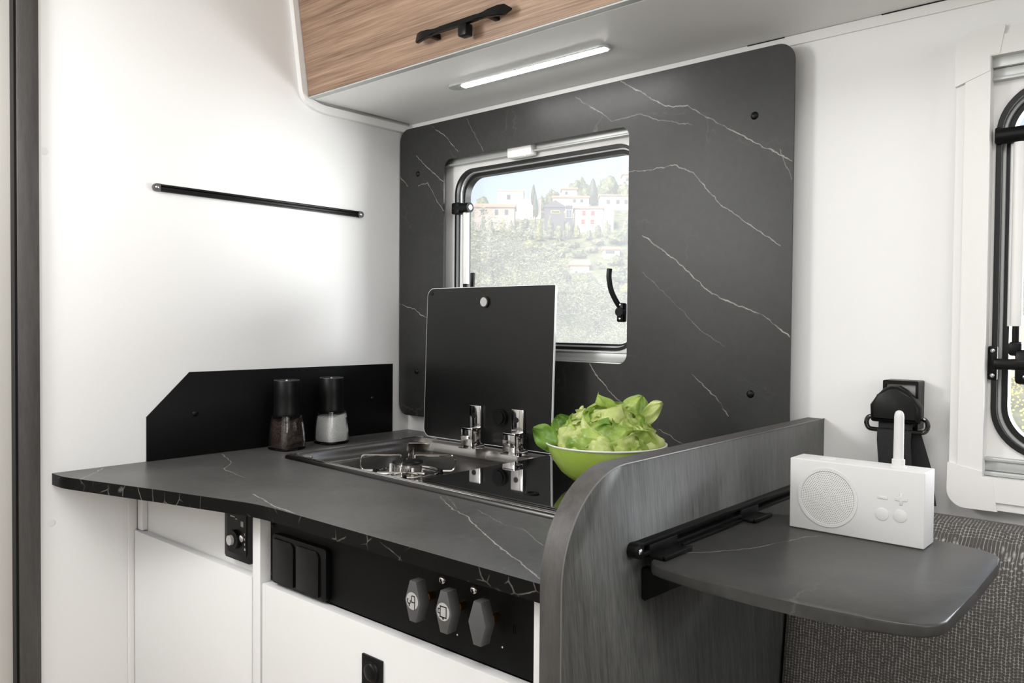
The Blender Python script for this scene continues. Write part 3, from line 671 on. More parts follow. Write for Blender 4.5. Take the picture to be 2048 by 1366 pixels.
for x in (.836, .8385): box(b, (x, YB-.0006, .8275), (x+.0009, YB, .8365))
obj('slot', b, 'black', t)
def icon_tap(b, cx, cz, y):
    for x0, x1, z0, z1 in ((-.0005, .0045, .0052, .0062), (.0038, .0047, -.0085, .0052), (-.0012, .0044, -.0016, -.0006), (-.0012, -.0004, -.0016, .0052),
                           (-.0078, -.0068, -.0028, .0012), (-.0068, -.0030, -.0038, -.0026), (-.0050, -.0038, -.0066, -.0036), (-.0030, -.0022, -.0026, .0006), (-.0076, -.0058, .0008, .0016)):
        box(b, (cx+x0, y-.0003, cz+z0), (cx+x1, y, cz+z1))
def icon_kettle(b, cx, cz, y):
    for x0, x1, z0, z1 in ((-.0046, .0052, .0050, .0060), (-.0046, -.0037, -.0052, .0058), (.0043, .0052, -.0058, .0058), (-.0050, .0052, -.0062, -.0050), (-.0078, -.0070, -.0022, .0022), (-.0078, -.0046, .0018, .0028), (-.0078, -.0046, -.0026, -.0017), (-.0008, .0012, -.0078, -.0062)):
        box(b, (cx+x0, y-.0003, cz+z0), (cx+x1, y, cz+z1))
for k, xc in enumerate((.7175, .7655, .8135)):
    zc = .8392; y0, y1 = -.6255, -.611
    hexa = [(xc-.0048, zc+.0222), (xc+.0052, zc+.0222), (xc+.0122, zc), (xc+.0052, zc-.0222), (xc-.0048, zc-.0222), (xc-.0122, zc)]
    b = BM(); prism(b, hexa, y0, y1, 'xz', .0012, 2); h = obj('gas_tap', b, 'grey', t)
    b = BM(); cyl(b, (xc, y1-.001, zc), (xc, y1+.006, zc), .0052, n=16); cyl(b, (xc, y1+.006, zc), (xc, y1+.0085, zc), .0066, n=6); cyl(b, (xc, y1+.0085, zc), (xc, YB, zc), .0050, n=16); obj('brass_stem', b, 'brass', h)
    if k < 2:
        b = BM(); cyl(b, (xc, y0-.0003, zc+.0005), (xc, y0+.0004, zc+.0005), .0094, n=32); obj('emblem_disc', b, 'lightgrey', h)
        b = BM(); (icon_tap, icon_kettle)[k](b, xc, zc+.0005, y0-.0003); obj('emblem_icon', b, 'black', h)
# ---- heating control
t = thing('heating_control', 'small black heating control with a round grey dial beside the white upright', 'thermostat', (.333, -.605, .80))
b = BM(); prism(b, rrect(.2965, .3715, .8025, .8780, [.003, .010, .003, .003]), -.6095, -.5967, 'xz', .0012); obj('housing', b, 'black', t)
b = BM(); prism(b, rrect(.306, .3565, .8115, .8725, .004), -.6105, -.6093, 'xz'); obj('face_plate', b, 'black', t)
kx, kz = .3290, .8325
b = BM(); cyl(b, (kx, -.6155, kz), (kx, -.6103, kz), .0125, .0135, 32); kb = obj('dial_ring', b, 'black', t)
b = BM(); cyl(b, (kx-.004, -.6195, kz-.001), (kx-.004, -.6150, kz-.001), .0068, .0074, 28); obj('dial', b, 'lightgrey', kb)
b = BM(); dome(b, (.3425, -.6105, kz+.0035), (0, -1, 0), .0058, .003, 24); obj('chrome_button', b, 'chrome', t)
b = BM()
for x0, z0, wd, hh in ((.314, .8625, .012, .0016), (.328, .8605, .004, .0013), (.3425, .8525, .0022, .0075), (.3465, .8525, .0022, .0075), (.3515, .8415, .0016, .0030), (.3515, .8345, .0016, .0030), (.3515, .8275, .0016, .0030), (.3515, .8205, .0026, .0030), (.3115, .8200, .0020, .0020)):
    box(b, (x0, -.6109, z0), (x0+wd, -.6104, z0+hh))
tag(obj('printed_marks', b, 'lightgrey', t), kind='stuff')

# ------------------------------------------------------------------ hob and sink unit
t = thing('hob_sink_unit', 'stainless steel hob and sink unit with glass lids set into the worktop', 'hob', (.5, -.25, ZC))
def quad(ins, z, x1=.883, top_=-.082):
    x0 = .1315+ins; xa = x1-ins
    return [(x0, hob(x0)+ins, z), (xa, hob(xa)+ins, z), (xa, top_-ins, z), (x0-.002, top_-ins, z)]
def rquad(ins, z, rad, n=6):
    q = [Vector(p) for p in quad(ins, z)]; out = []
    for i in range(4):
        a, p, c = q[i-1], q[i], q[(i+1) % 4]; s = p+(a-p).normalized()*rad; e = p+(c-p).normalized()*rad
        for k in range(n+1):
            tt = k/n; out.append(s*(1-tt)**2+p*2*tt*(1-tt)+e*tt*tt)
    return out
def skin(bm, loops, close_last=False):
    V = [[bm.verts.new(p) for p in lp] for lp in loops]
    for A, B in zip(V[:-1], V[1:]):
        n = len(A)
        for i in range(n): bm.faces.new((A[i], A[(i+1) % n], B[(i+1) % n], B[i]))
    if close_last: bm.faces.new(V[-1])
    return V
b = BM(); skin(b, [rquad(.0, ZC+.0004, .014), rquad(.0006, ZC+.0045, .014), rquad(.003, ZC+.0062, .013), rquad(.0095, ZC+.0062, .012)]); obj('outer_rim', b, 'rim', t, sharp=50)
b = BM(); tube(b, rquad(.0042, ZC+.0063, .0135), .0008, 6, True); obj('rim_highlight', b, 'chrome', t)  # chrome line added for the highlight along the top of the rim
b = BM(); skin(b, [rquad(.0090, ZC+.0060, .012), rquad(.0105, ZC+.0072, .012), rquad(.0125, ZC+.0066, .014), rquad(.018, ZC-.002, .022), rquad(.028, ZC-.0135, .034), rquad(.036, ZC-.0150, .040)], True); obj('steel_tray', b, 'steel', t, sharp=70)
# corner bosses of the tray
for (x, y, sx, sy) in ((.164, -.380, 1, 1), (.162, -.112, 1, -1)):
    tri = [(x-.012*sx, y-.020*sy), (x+.030*sx, y-.022*sy), (x-.013*sx, y+.022*sy)]
    q = [Vector((*p, 0)) for p in tri]; out = []
    for i in range(3):
        a, p, c = q[i-1], q[i], q[(i+1) % 3]; s = p+(a-p).normalized()*.009; e = p+(c-p).normalized()*.009
        for k in range(6): tt = k/5; out.append(s*(1-tt)**2+p*2*tt*(1-tt)+e*tt*tt)
    b = BM(); tube(b, [p+Vector((0, 0, ZC-.0015)) for p in out], .0012, 8, True); cb = obj('corner_boss', b, 'steel', t)
    b = BM(); prism(b, [(p.x, p.y) for p in out], ZC-.0026, ZC-.0018, 'xy'); obj('boss_plate', b, 'steel', cb)
# burner
bx_, by_ = .338, -.298
b = BM(); L = lathe(b, [(.030, -.016), (.030, -.0145), (.022, -.0145), (.022, -.003), (.0235, .0005), (.0235, .002), (.019, .002)], (bx_, by_, ZC), 48); cap(b, L[-1]); bn = obj('burner', b, 'steel', t)
b = BM()
for i in range(36):
    a = 2*math.pi*i/36; box(b, (bx_+.0222*math.cos(a)-.0006, by_+.0222*math.sin(a)-.0006, ZC-.0125), (bx_+.0222*math.cos(a)+.0006, by_+.0222*math.sin(a)+.0006, ZC-.003))
obj('burner_flutes', b, 'chrome', bn)
b = BM(); L = lathe(b, [(.0255, .0022), (.0270, .0035), (.0262, .0052), (.0215, .0066)], (bx_, by_, ZC), 48); cap(b, L[-1]); cap(b, L[0], True); obj('burner_cap', b, 'black', bn)
for dx, dy in ((.03, -.016), (-.03, -.012)):
    b = BM(); cyl(b, (bx_+dx, by_+dy, ZC-.015), (bx_+dx, by_+dy, ZC-.001), .0026, .002, 10); obj('ignition_pin', b, 'trimwhite', bn)
# wire pan support : ring + four loops on the diagonals
b = BM(); tube(b, [(bx_+.052*math.cos(2*math.pi*i/40), by_+.052*math.sin(2*math.pi*i/40), ZC-.0125) for i in range(40)], .0016, 8, True); ps = obj('pan_support', b, 'chrome', t)
for ang in (41.5, 131.5, 221.5, 311.5):
    ca, sa = math.cos(R(ang)), math.sin(R(ang)); P = lambda r, z: (bx_+r*ca, by_+r*sa, ZC+z)
    b = BM(); tube(b, arcpath([P(.052, -.0105), P(.080, -.0105), P(.080, .0152), P(.012, .0152), P(.012, .0105)], .009, 5), .0016, 8); obj('support_loop', b, 'chrome', ps)
    b = BM(); qx, qy = bx_+.055*ca, by_+.055*sa; cyl(b, (qx, qy, ZC-.0148), (qx, qy, ZC-.008), .0052, .0045, 14); obj('support_foot', b, 'black', ps)
b = BM(); tube(b, [(bx_-.008, by_-.060, ZC-.008), (bx_+.050, by_-.008, ZC-.008)], .0022, 8); obj('support_bar', b, 'chrome', ps)
# flat glass lid over the sink
b = BM(); prism(b, [(.4945, hob(.4945)+.0145), (.868, hob(.868)+.0145), (.868, -.098), (.4945, -.098)], ZC+.0068, ZC+.0112, 'xy'); fl = obj('sink_lid', b, 'glassblack', t)
b = BM(); ring(b, [(.676+.0098*math.cos(R(i*10)), -.3745+.0098*math.sin(R(i*10))) for i in range(36)], [(.676+.0078*math.cos(R(i*10)), -.3745+.0078*math.sin(R(i*10))) for i in range(36)], ZC+.0112, ZC+.0126, 'xy'); obj('finger_hole_ring', b, 'black', fl)
# upright glass lid, leaning slightly to the window wall
lz0, lz1 = ZC+.013, 1.2085; yl = lambda z: -.1015+.030*(z-lz0)
def lidpts(x0, x1, z0, z1, r): return rrect(x0, x1, z0, z1, r, 8)
def leaning(bm, pts, th0, th1):
    A = [bm.verts.new((p[0], yl(p[1])+th0, p[1])) for p in pts]; B = [bm.verts.new((p[0], yl(p[1])+th1, p[1])) for p in pts]
    bm.faces.new(A); bm.faces.new(B[::-1]); n = len(pts)
    for i in range(n): bm.faces.new((A[i], A[(i+1) % n], B[(i+1) % n], B[i]))
b = BM(); leaning(b, lidpts(.1655, .4925, lz0, lz1, [.016, .002, .002, .018]), -.0022, .0022); ul = obj('hob_lid', b, 'lidglass', t)
b = BM(); o_, i_ = lidpts(.1648, .4932, lz0-.0007, lz1+.0007, [.0165, .002, .002, .0185]), lidpts(.1657, .4923, lz0+.0002, lz1-.0002, [.016, .002, .002, .018]); n = len(o_)
VA = [[b.verts.new((p[0], yl(p[1])+s, p[1])) for p in pts] for pts, s in ((o_, -.0021), (i_, -.0025), (i_, .0025), (o_, .0021))]
for k in range(4):
    for i in range(n): b.faces.new((VA[k][i], VA[k][(i+1) % n], VA[(k+1) % 4][(i+1) % n], VA[(k+1) % 4][i]))
obj('polished_edge', b, 'glassedge', ul)
b = BM(); y = yl(1.1803)-.0022; cyl(b, (.3245, y-.0035, 1.1803), (.3245, y+.001, 1.1803), .0112, n=32); obj('bumper_ring', b, 'rubber', ul)
b = BM(); cyl(b, (.3245, y-.0042, 1.1803), (.3245, y-.003, 1.1803), .0086, n=32); obj('bumper_disc', b, 'chrome', ul)
b = BM(); y = yl(1.198)-.0022; cyl(b, (.1775, y-.0008, 1.1985), (.1775, y, 1.1985), .0042, n=20); obj('corner_dot', b, 'black', ul)
b = BM(); y = yl(.967)-.0022; cyl(b, (.3735, y-.006, .967), (.3735, y, .967), .0165, n=32); cyl(b, (.3735, y-.009, .967), (.3735, y-.005, .967), .0125, n=32); obj('finger_grip', b, 'black', ul)
for x0 in (.2985, .4040):
    y = yl(.95)-.0022
    b = BM(); box(b, (x0, y-.0060, .906), (x0+.0285, y, .9845), .0012); hp = obj('hinge_plate', b, 'chrome', t)
    b = BM(); cyl(b, (x0+.0125, y-.0068, .9655), (x0+.0125, y-.0059, .9655), .0052, n=18); obj('hinge_screw', b, 'rim', hp)
    b = BM(); box(b, (x0+.001, -.133, .9065), (x0+.0300, -.128, .9440), .0012); box(b, (x0+.001, -.133, .9395), (x0+.0300, y-.005, .9445), .0015); cyl(b, (x0+.001, -.1165, .9385), (x0+.0305, -.1165, .9385), .0042, n=16); obj('hinge_block', b, 'chrome', hp)
    b = BM(); box(b, (x0+.001, -.140, .9060), (x0+.046, -.112, .9078), .0005); box(b, (x0+.0445, -.140, .9060), (x0+.046, -.116, .9165), .0005); obj('hinge_foot', b, 'chrome', hp)

# ------------------------------------------------------------------ mills
def mill(x, y, h, content, label, fill, rot):
    t = thing('spice_mill', label, 'spice mill', (x, y, ZC), 'spice mills beside the black splashback')
    s = h/.132
    pr = [(.0262, .0), (.0282, .002), (.0284, .010), (.0278, .028), (.0262, .045), (.0238, .058), (.0232, .064)]
    b = BM(); L = lathe(b, [(.022, .0045)]+[(r-.0022, z+.0035 if z < .004 else z) for r, z in pr[1:]][:-1]+[(.021, .064)]+[(r, z) for r, z in pr[::-1]], (x, y, ZC+.0003), 48, .25, rot)
    cap(b, L[0]); cap(b, L[-1], True); obj('glass_jar', b, 'glass', t)
    b = BM(); fz = [z for r, z in pr if .004 < z < fill]; prof = [(.0235, .0055)]+[(r-.0030, z) for r, z in pr if .006 < z < fill]+[(.0225 if fill > .05 else .024, fill)]
    L = lathe(b, prof, (x, y, ZC+.0003), 48, .25, rot)
    for i, v in enumerate(L[-1]): v.co.z += .004*math.sin(i*.13)+random.uniform(-.0012, .0012)
    cap(b, L[0], True); c = b.verts.new((x, y, ZC+fill+.003))
    for i in range(48): b.faces.new((L[-1][i], L[-1][(i+1) % 48], c))
    tag(obj(content, b, 'pepper' if content == 'peppercorns' else 'salt', t), kind='stuff')
    b = BM(); L = lathe(b, [(.0236, .0615), (.0246, .063), (.0247, .068), (.0243, .070), (.0236, .100), (.0234, .1285), (.0228, .1300), (.0210, .1302), (.0204, .1292)], (x, y, ZC), 48); cap(b, L[0], True); cap(b, L[-1]); cp = obj('grinder_cap', b, 'black', t)
    b = BM(); ring(b, [(x+.0232*math.cos(R(i*10)), y+.0232*math.sin(R(i*10))) for i in range(36)], [(x+.0222*math.cos(R(i*10)), y+.0222*math.sin(R(i*10))) for i in range(36)], ZC+.1296, ZC+.1306, 'xy'); obj('cap_rim', b, 'grey', cp)
    b = BM(); dome(b, (x, y, ZC+.1290), (0, 0, 1), .0030, .0022, 14); obj('cap_nut', b, 'chrome', cp)
random.seed(3)
mill(.0545, -.3495, .132, 'peppercorns', 'glass mill with black cap filled with dark peppercorns', .058, .12)
mill(.0510, -.2455, .132, 'salt', 'glass mill with black cap filled with coarse white salt', .056, .10)

# ------------------------------------------------------------------ bowl with lettuce
BC = Vector((.711, -.253, ZC+.0116)); RB, HB = .0862, .0590
t = thing('salad_bowl', 'bright green enamel bowl with a white rim holding the lettuce', 'bowl', BC)
outp = [(.0, .0), (.034, .0), (.036, .002), (.036, .004), (.050, .008), (.064, .019), (.0755, .035), (.0825, .050), (.0850, .0575)]
b = BM(); L = lathe(b, outp[1:], BC, 64); cap(b, L[0], True)
L2 = lathe(b, [(r-.0015, z+.001) for r, z in outp[3:]][::-1], BC, 64)
obj('shell', b, 'bowlgreen', t, sharp=60)
b = BM(); L = lathe(b, [(.0851, .0572), (.0868, .0582), (.0870, .0594), (.0858, .0602), (.0838, .0594), (.0800, .0500), (.0725, .0365), (.0605, .0220), (.046, .0125), (.03, .0095)], BC, 64); cap(b, L[-1]); obj('white_lining', b, 'bowlwhite', t, sharp=60)

random.seed(11)
t = thing('lettuce_head', 'fresh green head lettuce with ruffled leaves in the green bowl', 'lettuce', BC+Vector((0, 0, .006)))
HC = BC+Vector((.0, .002, .052))
def leafmesh(az, rad, e0, e1, half, flare=0.0, ruff=.005, lift=0.0, sc=(1, 1, .82), seed=0, N=30, curl=0.0, tw=0.0):
    b = BM(); G = []
    for i in range(N+1):
        u = i/N; row = []
        wd = half*(math.sin(math.pi*min(1, .12+.80*u))**.55)*(1 if u < .72 else math.sqrt(max(.0016, 1-((u-.72)/.285)**2)))
        el = e0+(e1-e0)*u
        for j in range(N+1):
            v = -1+2*j/N; edge = max(abs(v)**4, max(0, (u-.7)/.3)**2)
            a = az+wd*v+tw*u
            r = rad*(1+flare*max(0, u-.35)**1.5*2.2+curl*edge)
            q = Vector((a*3+seed, el*3, seed*1.7)); nz_ = noise.noise(q*1.1)*.0085+noise.noise(q*2.6)*.0028+noise.noise(q*6.5)*.0011
            r += nz_+edge*ruff*(math.sin(6*(v+u*2.2)+seed)+.35*math.sin(12*(u+v)+seed*2))
            r -= .0035*math.exp(-(v*7)**2)*(1-u)                      # mid rib
            eo = el+edge*.10*math.sin(9*v+5*u+seed)
            row.append(b.verts.new(HC+Vector((r*math.cos(a)*math.cos(eo)*sc[0], r*math.sin(a)*math.cos(eo)*sc[1], r*math.sin(eo)*sc[2]+lift*u))))
        G.append(row)
    for i in range(N):
        for j in range(N): b.faces.new((G[i][j], G[i+1][j], G[i+1][j+1], G[i][j+1]))
    return b
b = BM(); bmesh.ops.create_icosphere(b, subdivisions=4, radius=.046)
for v in b.verts:
    n0 = v.co.normalized(); v.co = HC+Vector((v.co.x*1.25, v.co.y*1.25, v.co.z*.95))*(1+.22*noise.noise(n0*2.6)+.10*noise.noise(n0*7))
obj('heart', b, 'lettuceB', t, normals=False)
k = 0
toward = R(-131.5+180)    # azimuth of the side that faces the camera is -48.5 deg
face = R(-48.5)
for (daz, rad, e0, e1, half, flare, mat_, ruff) in (
        (0, .071, -.34, .80, .85, .02, 'A', .004), (40, .073, -.34, .62, .7, .03, 'B', .005), (-48, .071, -.34, .75, .85, .02, 'B', .005), (75, .070, -.34, .85, .8, .02, 'A', .005), (-90, .069, -.34, .8, .9, .03, 'A', .005),
        (130, .070, -.34, .9, .9, .03, 'A', .005), (-140, .070, -.34, .9, .9, .03, 'B', .005), (180, .068, -.34, 1.0, .8, .03, 'A', .005),
        (-20, .066, -.3, 1.15, .9, .0, 'B', .005), (55, .066, -.2, 1.2, .8, .02, 'B', .006), (-70, .066, -.2, 1.2, .8, .0, 'A', .006), (150, .064, -.2, 1.1, .8, .0, 'B', .005), (-160, .064, -.2, 1.05, .8, .05, 'A', .005),
        (10, .060, .0, 1.12, 1.0, .05, 'B', .005), (100, .062, .1, 1.10, .9, .10, 'A', .006), (-100, .061, .0, 1.05, .9, .06, 'B', .005), (-175, .062, .2, 1.12, 1.0, .10, 'A', .005)):
    b = leafmesh(face+R(daz), rad, e0, e1, half, flare, ruff, seed=k*2.37); obj('leaf', b, 'lettuce'+mat_, t, sharp=80, normals=False); k += 1
# free leaves
def fanleaf(base, tip, side, wid, cup, ruff, seed, bend=0.0, N=18):
    base, tip, side = Vector(base), Vector(tip), Vector(side).normalized(); ax = tip-base; nr = ax.normalized().cross(side).normalized(); b = BM(); G = []
    for i in range(N+1):
        u = i/N; row = []; wd = wid*(.22+.78*math.sin(math.pi*min(1, .08+.62*u))**1.2)*(1 if u < .7 else max(.05, 1-((u-.7)/.32)**2))
        for j in range(N+1):
            v = -1+2*j/N; ed = abs(v)**3
            p = base+ax*u+side*wd*v+nr*(cup*v*v*u+bend*u*u+noise.noise(Vector((u*2.5+seed, v*2, seed)))*.008+ruff*ed*math.sin(8*u+4*v+seed)+ruff*.5*max(0, u-.8)*5*math.sin(9*v+seed))
            row.append(b.verts.new(p))
        G.append(row)
    for i in range(N):
        for j in range(N): b.faces.new((G[i][j], G[i+1][j], G[i+1][j+1], G[i][j+1]))
    return b
cr = Vector((.7522, .6590, 0)); cf = Vector((-.6590, .7522, 0)); UZ = Vector((0, 0, 1))      # right / away, as seen from the seat
LC = BC+Vector((0, 0, .060))
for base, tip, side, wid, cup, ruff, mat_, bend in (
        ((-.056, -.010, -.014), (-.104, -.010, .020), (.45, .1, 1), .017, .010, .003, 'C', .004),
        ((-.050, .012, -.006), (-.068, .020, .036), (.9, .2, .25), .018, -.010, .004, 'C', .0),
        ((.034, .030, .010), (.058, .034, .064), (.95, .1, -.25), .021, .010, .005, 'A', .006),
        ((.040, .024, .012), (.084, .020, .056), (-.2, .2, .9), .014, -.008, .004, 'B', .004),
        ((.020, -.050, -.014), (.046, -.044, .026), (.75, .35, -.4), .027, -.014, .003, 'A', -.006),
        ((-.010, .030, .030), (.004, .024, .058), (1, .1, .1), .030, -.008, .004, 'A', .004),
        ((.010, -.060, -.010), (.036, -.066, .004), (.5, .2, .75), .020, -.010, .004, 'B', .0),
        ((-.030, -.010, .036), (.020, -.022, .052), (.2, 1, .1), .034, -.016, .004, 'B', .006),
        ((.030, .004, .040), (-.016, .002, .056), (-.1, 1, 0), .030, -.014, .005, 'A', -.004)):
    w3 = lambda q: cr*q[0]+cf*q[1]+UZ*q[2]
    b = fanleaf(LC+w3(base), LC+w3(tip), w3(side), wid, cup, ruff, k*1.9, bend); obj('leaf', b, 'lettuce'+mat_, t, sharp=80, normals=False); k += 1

# ------------------------------------------------------------------ radio
RX0, RX1, RY0, RY1, RZ0, RZ1 = .9923, 1.1369, -.2838, -.2448, .9053, .9863
t = thing('portable_radio', 'white silicone portable radio with a round speaker on the side table', 'radio', ((RX0+RX1)/2, (RY0+RY1)/2, RZ0))
b = BM(); box(b, (RX0, RY0, RZ0), (RX1, RY1, RZ1), .0012, 3); obj('body', b, 'radio', t)
sx, sz = 1.0357, .9455
circ = lambda r, n=64: [(sx+r*math.cos(2*math.pi*i/n), sz+r*math.sin(2*math.pi*i/n)) for i in range(n)]
b = BM(); ring(b, circ(.0335), circ(.0300), RY0-.0008, RY0+.0004); sr = obj('speaker_ring', b, 'radio', t, sharp=30)
b = BM(); prism(b, circ(.0302), RY0-.0003, RY0+.0005); obj('speaker_grille', b, grille_mat(sx, sz), t)
def bump_poly(pts, name): 
    b = BM(); prism(b, pts, RY0-.0006, RY0+.0004, 'xz', .0002); obj(name, b, 'radio', t)
bump_poly(rrect(1.0897, 1.1003, .9531, .9557, .0004, 3), 'minus_button')
px_, pz_, a_, c_ = 1.1139, .9551, .0062, .0014
bump_poly([(px_-c_, pz_-a_), (px_+c_, pz_-a_), (px_+c_, pz_-c_), (px_+a_, pz_-c_), (px_+a_, pz_+c_), (px_+c_, pz_+c_), (px_+c_, pz_+a_), (px_-c_, pz_+a_), (px_-c_, pz_+c_), (px_-a_, pz_+c_), (px_-a_, pz_-c_), (px_-c_, pz_-c_)], 'plus_button')
for x, z in ((1.0948, .9363), (1.1131, .9371)): bump_poly([(x+.0068*math.cos(2*math.pi*i/32), z+.0068*math.sin(2*math.pi*i/32)) for i in range(32)], 'round_button')
b = BM(); L = lathe(b, [(.0105, .0), (.0105, .0008), (.0095, .0012)], (1.026, -.262, RZ1-.0002), 32); cap(b, L[-1]); obj('top_button', b, 'radio', t)
b = BM(); L = lathe(b, [(.0085, -.0005), (.0085, .0012), (.0066, .0018), (.0066, .0085), (.0060, .0090)], (1.1050, -.2645, RZ1), 28); cap(b, L[-1]); an = obj('antenna_base', b, 'radio', t)
b = BM(); L = lathe(b, [(.0052, .008), (.0050, .055), (.0046, .0585), (.0034, .0610), (.0014, .0622)], (1.1050, -.2645, RZ1), 24); cap(b, L[-1]); obj('antenna', b, 'radio', t)

# ------------------------------------------------------------------ seat belt fitting
t = thing('seat_belt_anchor', 'black seat belt anchor with hanging webbing on the white wall', 'seat belt', (1.04, -.02, .85))
b = BM(); ring(b, rrect(1.0185, 1.0640, 1.000, 1.0665, .002, 3), rrect(1.0222, 1.0603, 1.004, 1.0615, .001, 3), -.030, -.0005); obj('housing', b, 'black', t)
bx('housing_back', (1.021, -.024, 1.002), (1.0615, -.0006, 1.064), 'lightgrey', t)
b = BM()
hood = [(1.0085, 1.0120), (1.0075, 1.0330), (1.0180, 1.0480), (1.0240, 1.0555), (1.0330, 1.0600), (1.0430, 1.0600), (1.0530, 1.0545), (1.0640, 1.0430), (1.0715, 1.0320), (1.0715, 1.0120), (1.0690, 1.0098), (1.0110, 1.0098)]
prism(b, hood, -.052, -.028, 'xz', .006, 3); obj('hood', b, 'black', t, sharp=60)
b = BM(); lp = [(1.0045, 1.0135), (1.0010, 1.0075), (1.0022, 1.0010), (1.0085, .9975), (1.0695, .9975), (1.0765, 1.0015), (1.0785, 1.0080), (1.0745, 1.0145)]
pth = arcpath([(1.020, -.040, 1.0165), (1.004, -.040, 1.0165), (1.000, -.040, 1.008), (1.0035, -.040, .9990), (1.012, -.040, .9985), (1.066, -.040, .9985), (1.0765, -.040, .9995), (1.0800, -.040, 1.009), (1.0755, -.040, 1.0175), (1.060, -.040, 1.0175)], .006, 4)
tube(b, pth, .0032, 10); obj('ring', b, 'chrome' if False else 'glassblack', t)
b = BM(); box(b, (1.0170, -.0415, 1.000), (1.0600, -.0385, 1.012), .0006); obj('strap_loop', b, 'strap', t)
def ribbon(bm, pts, th=.0012):
    A = [bm.verts.new(Vector(l)) for l, r in pts]; B = [bm.verts.new(Vector(r)) for l, r in pts]
    A2 = [bm.verts.new(Vector(l)+Vector((0, th, 0))) for l, r in pts]; B2 = [bm.verts.new(Vector(r)+Vector((0, th, 0))) for l, r in pts]
    for i in range(len(pts)-1):
        bm.faces.new((A[i], B[i], B[i+1], A[i+1])); bm.faces.new((A2[i], A2[i+1], B2[i+1], B2[i])); bm.faces.new((A[i], A[i+1], A2[i+1], A2[i])); bm.faces.new((B[i], B2[i], B2[i+1], B[i+1]))
b = BM(); ribbon(b, [((1.0165, -.0445, .9985), (1.0600, -.0445, .9985)), ((1.0160, -.0440, .985), (1.0590, -.0440, .985)), ((1.0175, -.041, .955), (1.0605, -.041, .955)), ((1.021, -.037, .899), (1.064, -.037, .899))]); obj('webbing', b, 'strap', t)
b = BM(); ribbon(b, [((1.030, -.0370, .9985), (1.0690, -.0350, .9985)), ((1.034, -.032, .975), (1.0745, -.030, .975)), ((1.040, -.028, .945), (1.0815, -.024, .945)), ((1.044, -.026, .900), (1.0865, -.022, .900))]); obj('webbing', b, 'strap', t)

# ------------------------------------------------------------------ seat backrest
t = thing('bench_seat', 'grey woven upholstered bench backrest below the side window', 'seat', (1.5, -.1, 0))
prof = [(-.012, .30), (-.012, .868)]+[(-.042-.030*math.cos(R(180-90*i/6))*-1-.0, .868+.024*math.sin(R(90*i/6))) for i in range(0)]
prof = [(-.010, .28), (-.010, .872), (-.014, .884), (-.024, .8915), (-.045, .8945), (-.070, .8915), (-.092, .882), (-.110, .866), (-.122, .846), (-.130, .818), (-.140, .76), (-.152, .68), (-.166, .58), (-.176, .50), (-.180, .44), (-.172, .40), (-.172, .28)]
b = BM(); X0, X1 = XO+.004, 2.3; xs = [X0, X0+.004]+[X0+.03+(X1-X0-.06)*i/24 for i in range(25)]+[X1-.004, X1]; prev = None
for i, x in enumerate(xs):
    ins = .006 if i in (0, len(xs)-1) else 0
    lp = [b.verts.new((x, y+ins*(1 if y < -.08 else -1)*(.6), z-ins*(1 if z > .8 else 0))) for y, z in prof]
    if prev:
        n = len(prof)
        for k in range(n): b.faces.new((prev[k], prev[(k+1) % n], lp[(k+1) % n], lp[k]))
    else: b.faces.new(lp)
    prev = lp
b.faces.new(prev[::-1]); obj('backrest_cushion', b, 'fabric', t, sharp=60)
b = BM(); box(b, (X0, -.62, .30), (X1, -.175, .44), .03, 4); obj('seat_cushion', b, 'fabric', t, sharp=60)
bx('seat_box', (X0, -.60, 0), (X1, -.012, .298), 'white', t, .004)
# ------------------------------------------------------------------ outdoors: hillside with houses and trees
D = Vector((-.6249, .7807, 0)); RV = Vector((.7807, .6249, 0)); O2 = Vector((CAM.x, CAM.y, 0))
PR = [(-40, -.7), (8, -.65), (60, -.8), (120, -.6), (160, .6), (200, 11), (240, 31.5), (272, 40.5), (310, 46), (380, 48), (600, 40)]
def prof_z(d):
    for (a, za), (c, zc) in zip(PR[:-1], PR[1:]):
        if d <= c: tt = (d-a)/(c-a); return za+(zc-za)*tt
    return PR[-1][1]
def gz(d, s):
    k = min(1, max(0, (d-60)/80)); zz = sum(prof_z(d+o_)*wt for o_, wt in ((-14, .25), (0, .5), (14, .25)))
    if d < 60: zz = prof_z(d)
    return zz*1.0 + k*(.9*noise.noise(Vector((d*.02, s*.02, 3)))*2+.018*s)
def W(d, s, h=0.0): p = O2+D*d+RV*s; return Vector((p.x, p.y, gz(d, s)+h))
def ds(px, d): return (px-1097)/1604.0*d*1.0
M['ground'] = pm('dry_grass_ground', (.15, .17, .075), .95, var=.45, vscale=.5)
M['stucco1'] = pm('cream_stucco', (.66, .57, .46), .9, var=.06, vscale=1)
M['stucco2'] = pm('white_stucco', (.76, .72, .68), .9, var=.05, vscale=1)
M['stucco3'] = pm('pinkish_stucco', (.52, .42, .36), .9, var=.1, vscale=1)
M['slate'] = pm('dark_cladding', (.13, .12, .14), .8)
M['rooftile'] = pm('terracotta_tiles', (.52, .27, .17), .85, var=.2, vscale=2)
M['redshutter'] = pm('red_shutter_paint', (.5, .06, .06), .6)
M['housepane'] = pm('dark_window_glass', (.08, .1, .13), .15)
M['yellowpaint'] = pm('yellow_paint', (.85, .68, .1), .7)
M['bark'] = pm('bark', (.12, .09, .07), .9, var=.3, vscale=8)
M['olive'] = leaf_mat('olive_foliage', (.11, .13, .055), (.34, .36, .19), 4)
M['bush'] = leaf_mat('bush_foliage', (.07, .10, .03), (.26, .31, .12), 4)
M['yellowgreen'] = leaf_mat('yellow_green_foliage', (.17, .19, .03), (.44, .45, .10), 4)
M['cypress'] = leaf_mat('cypress_foliage', (.03, .05, .022), (.09, .12, .055), 6)
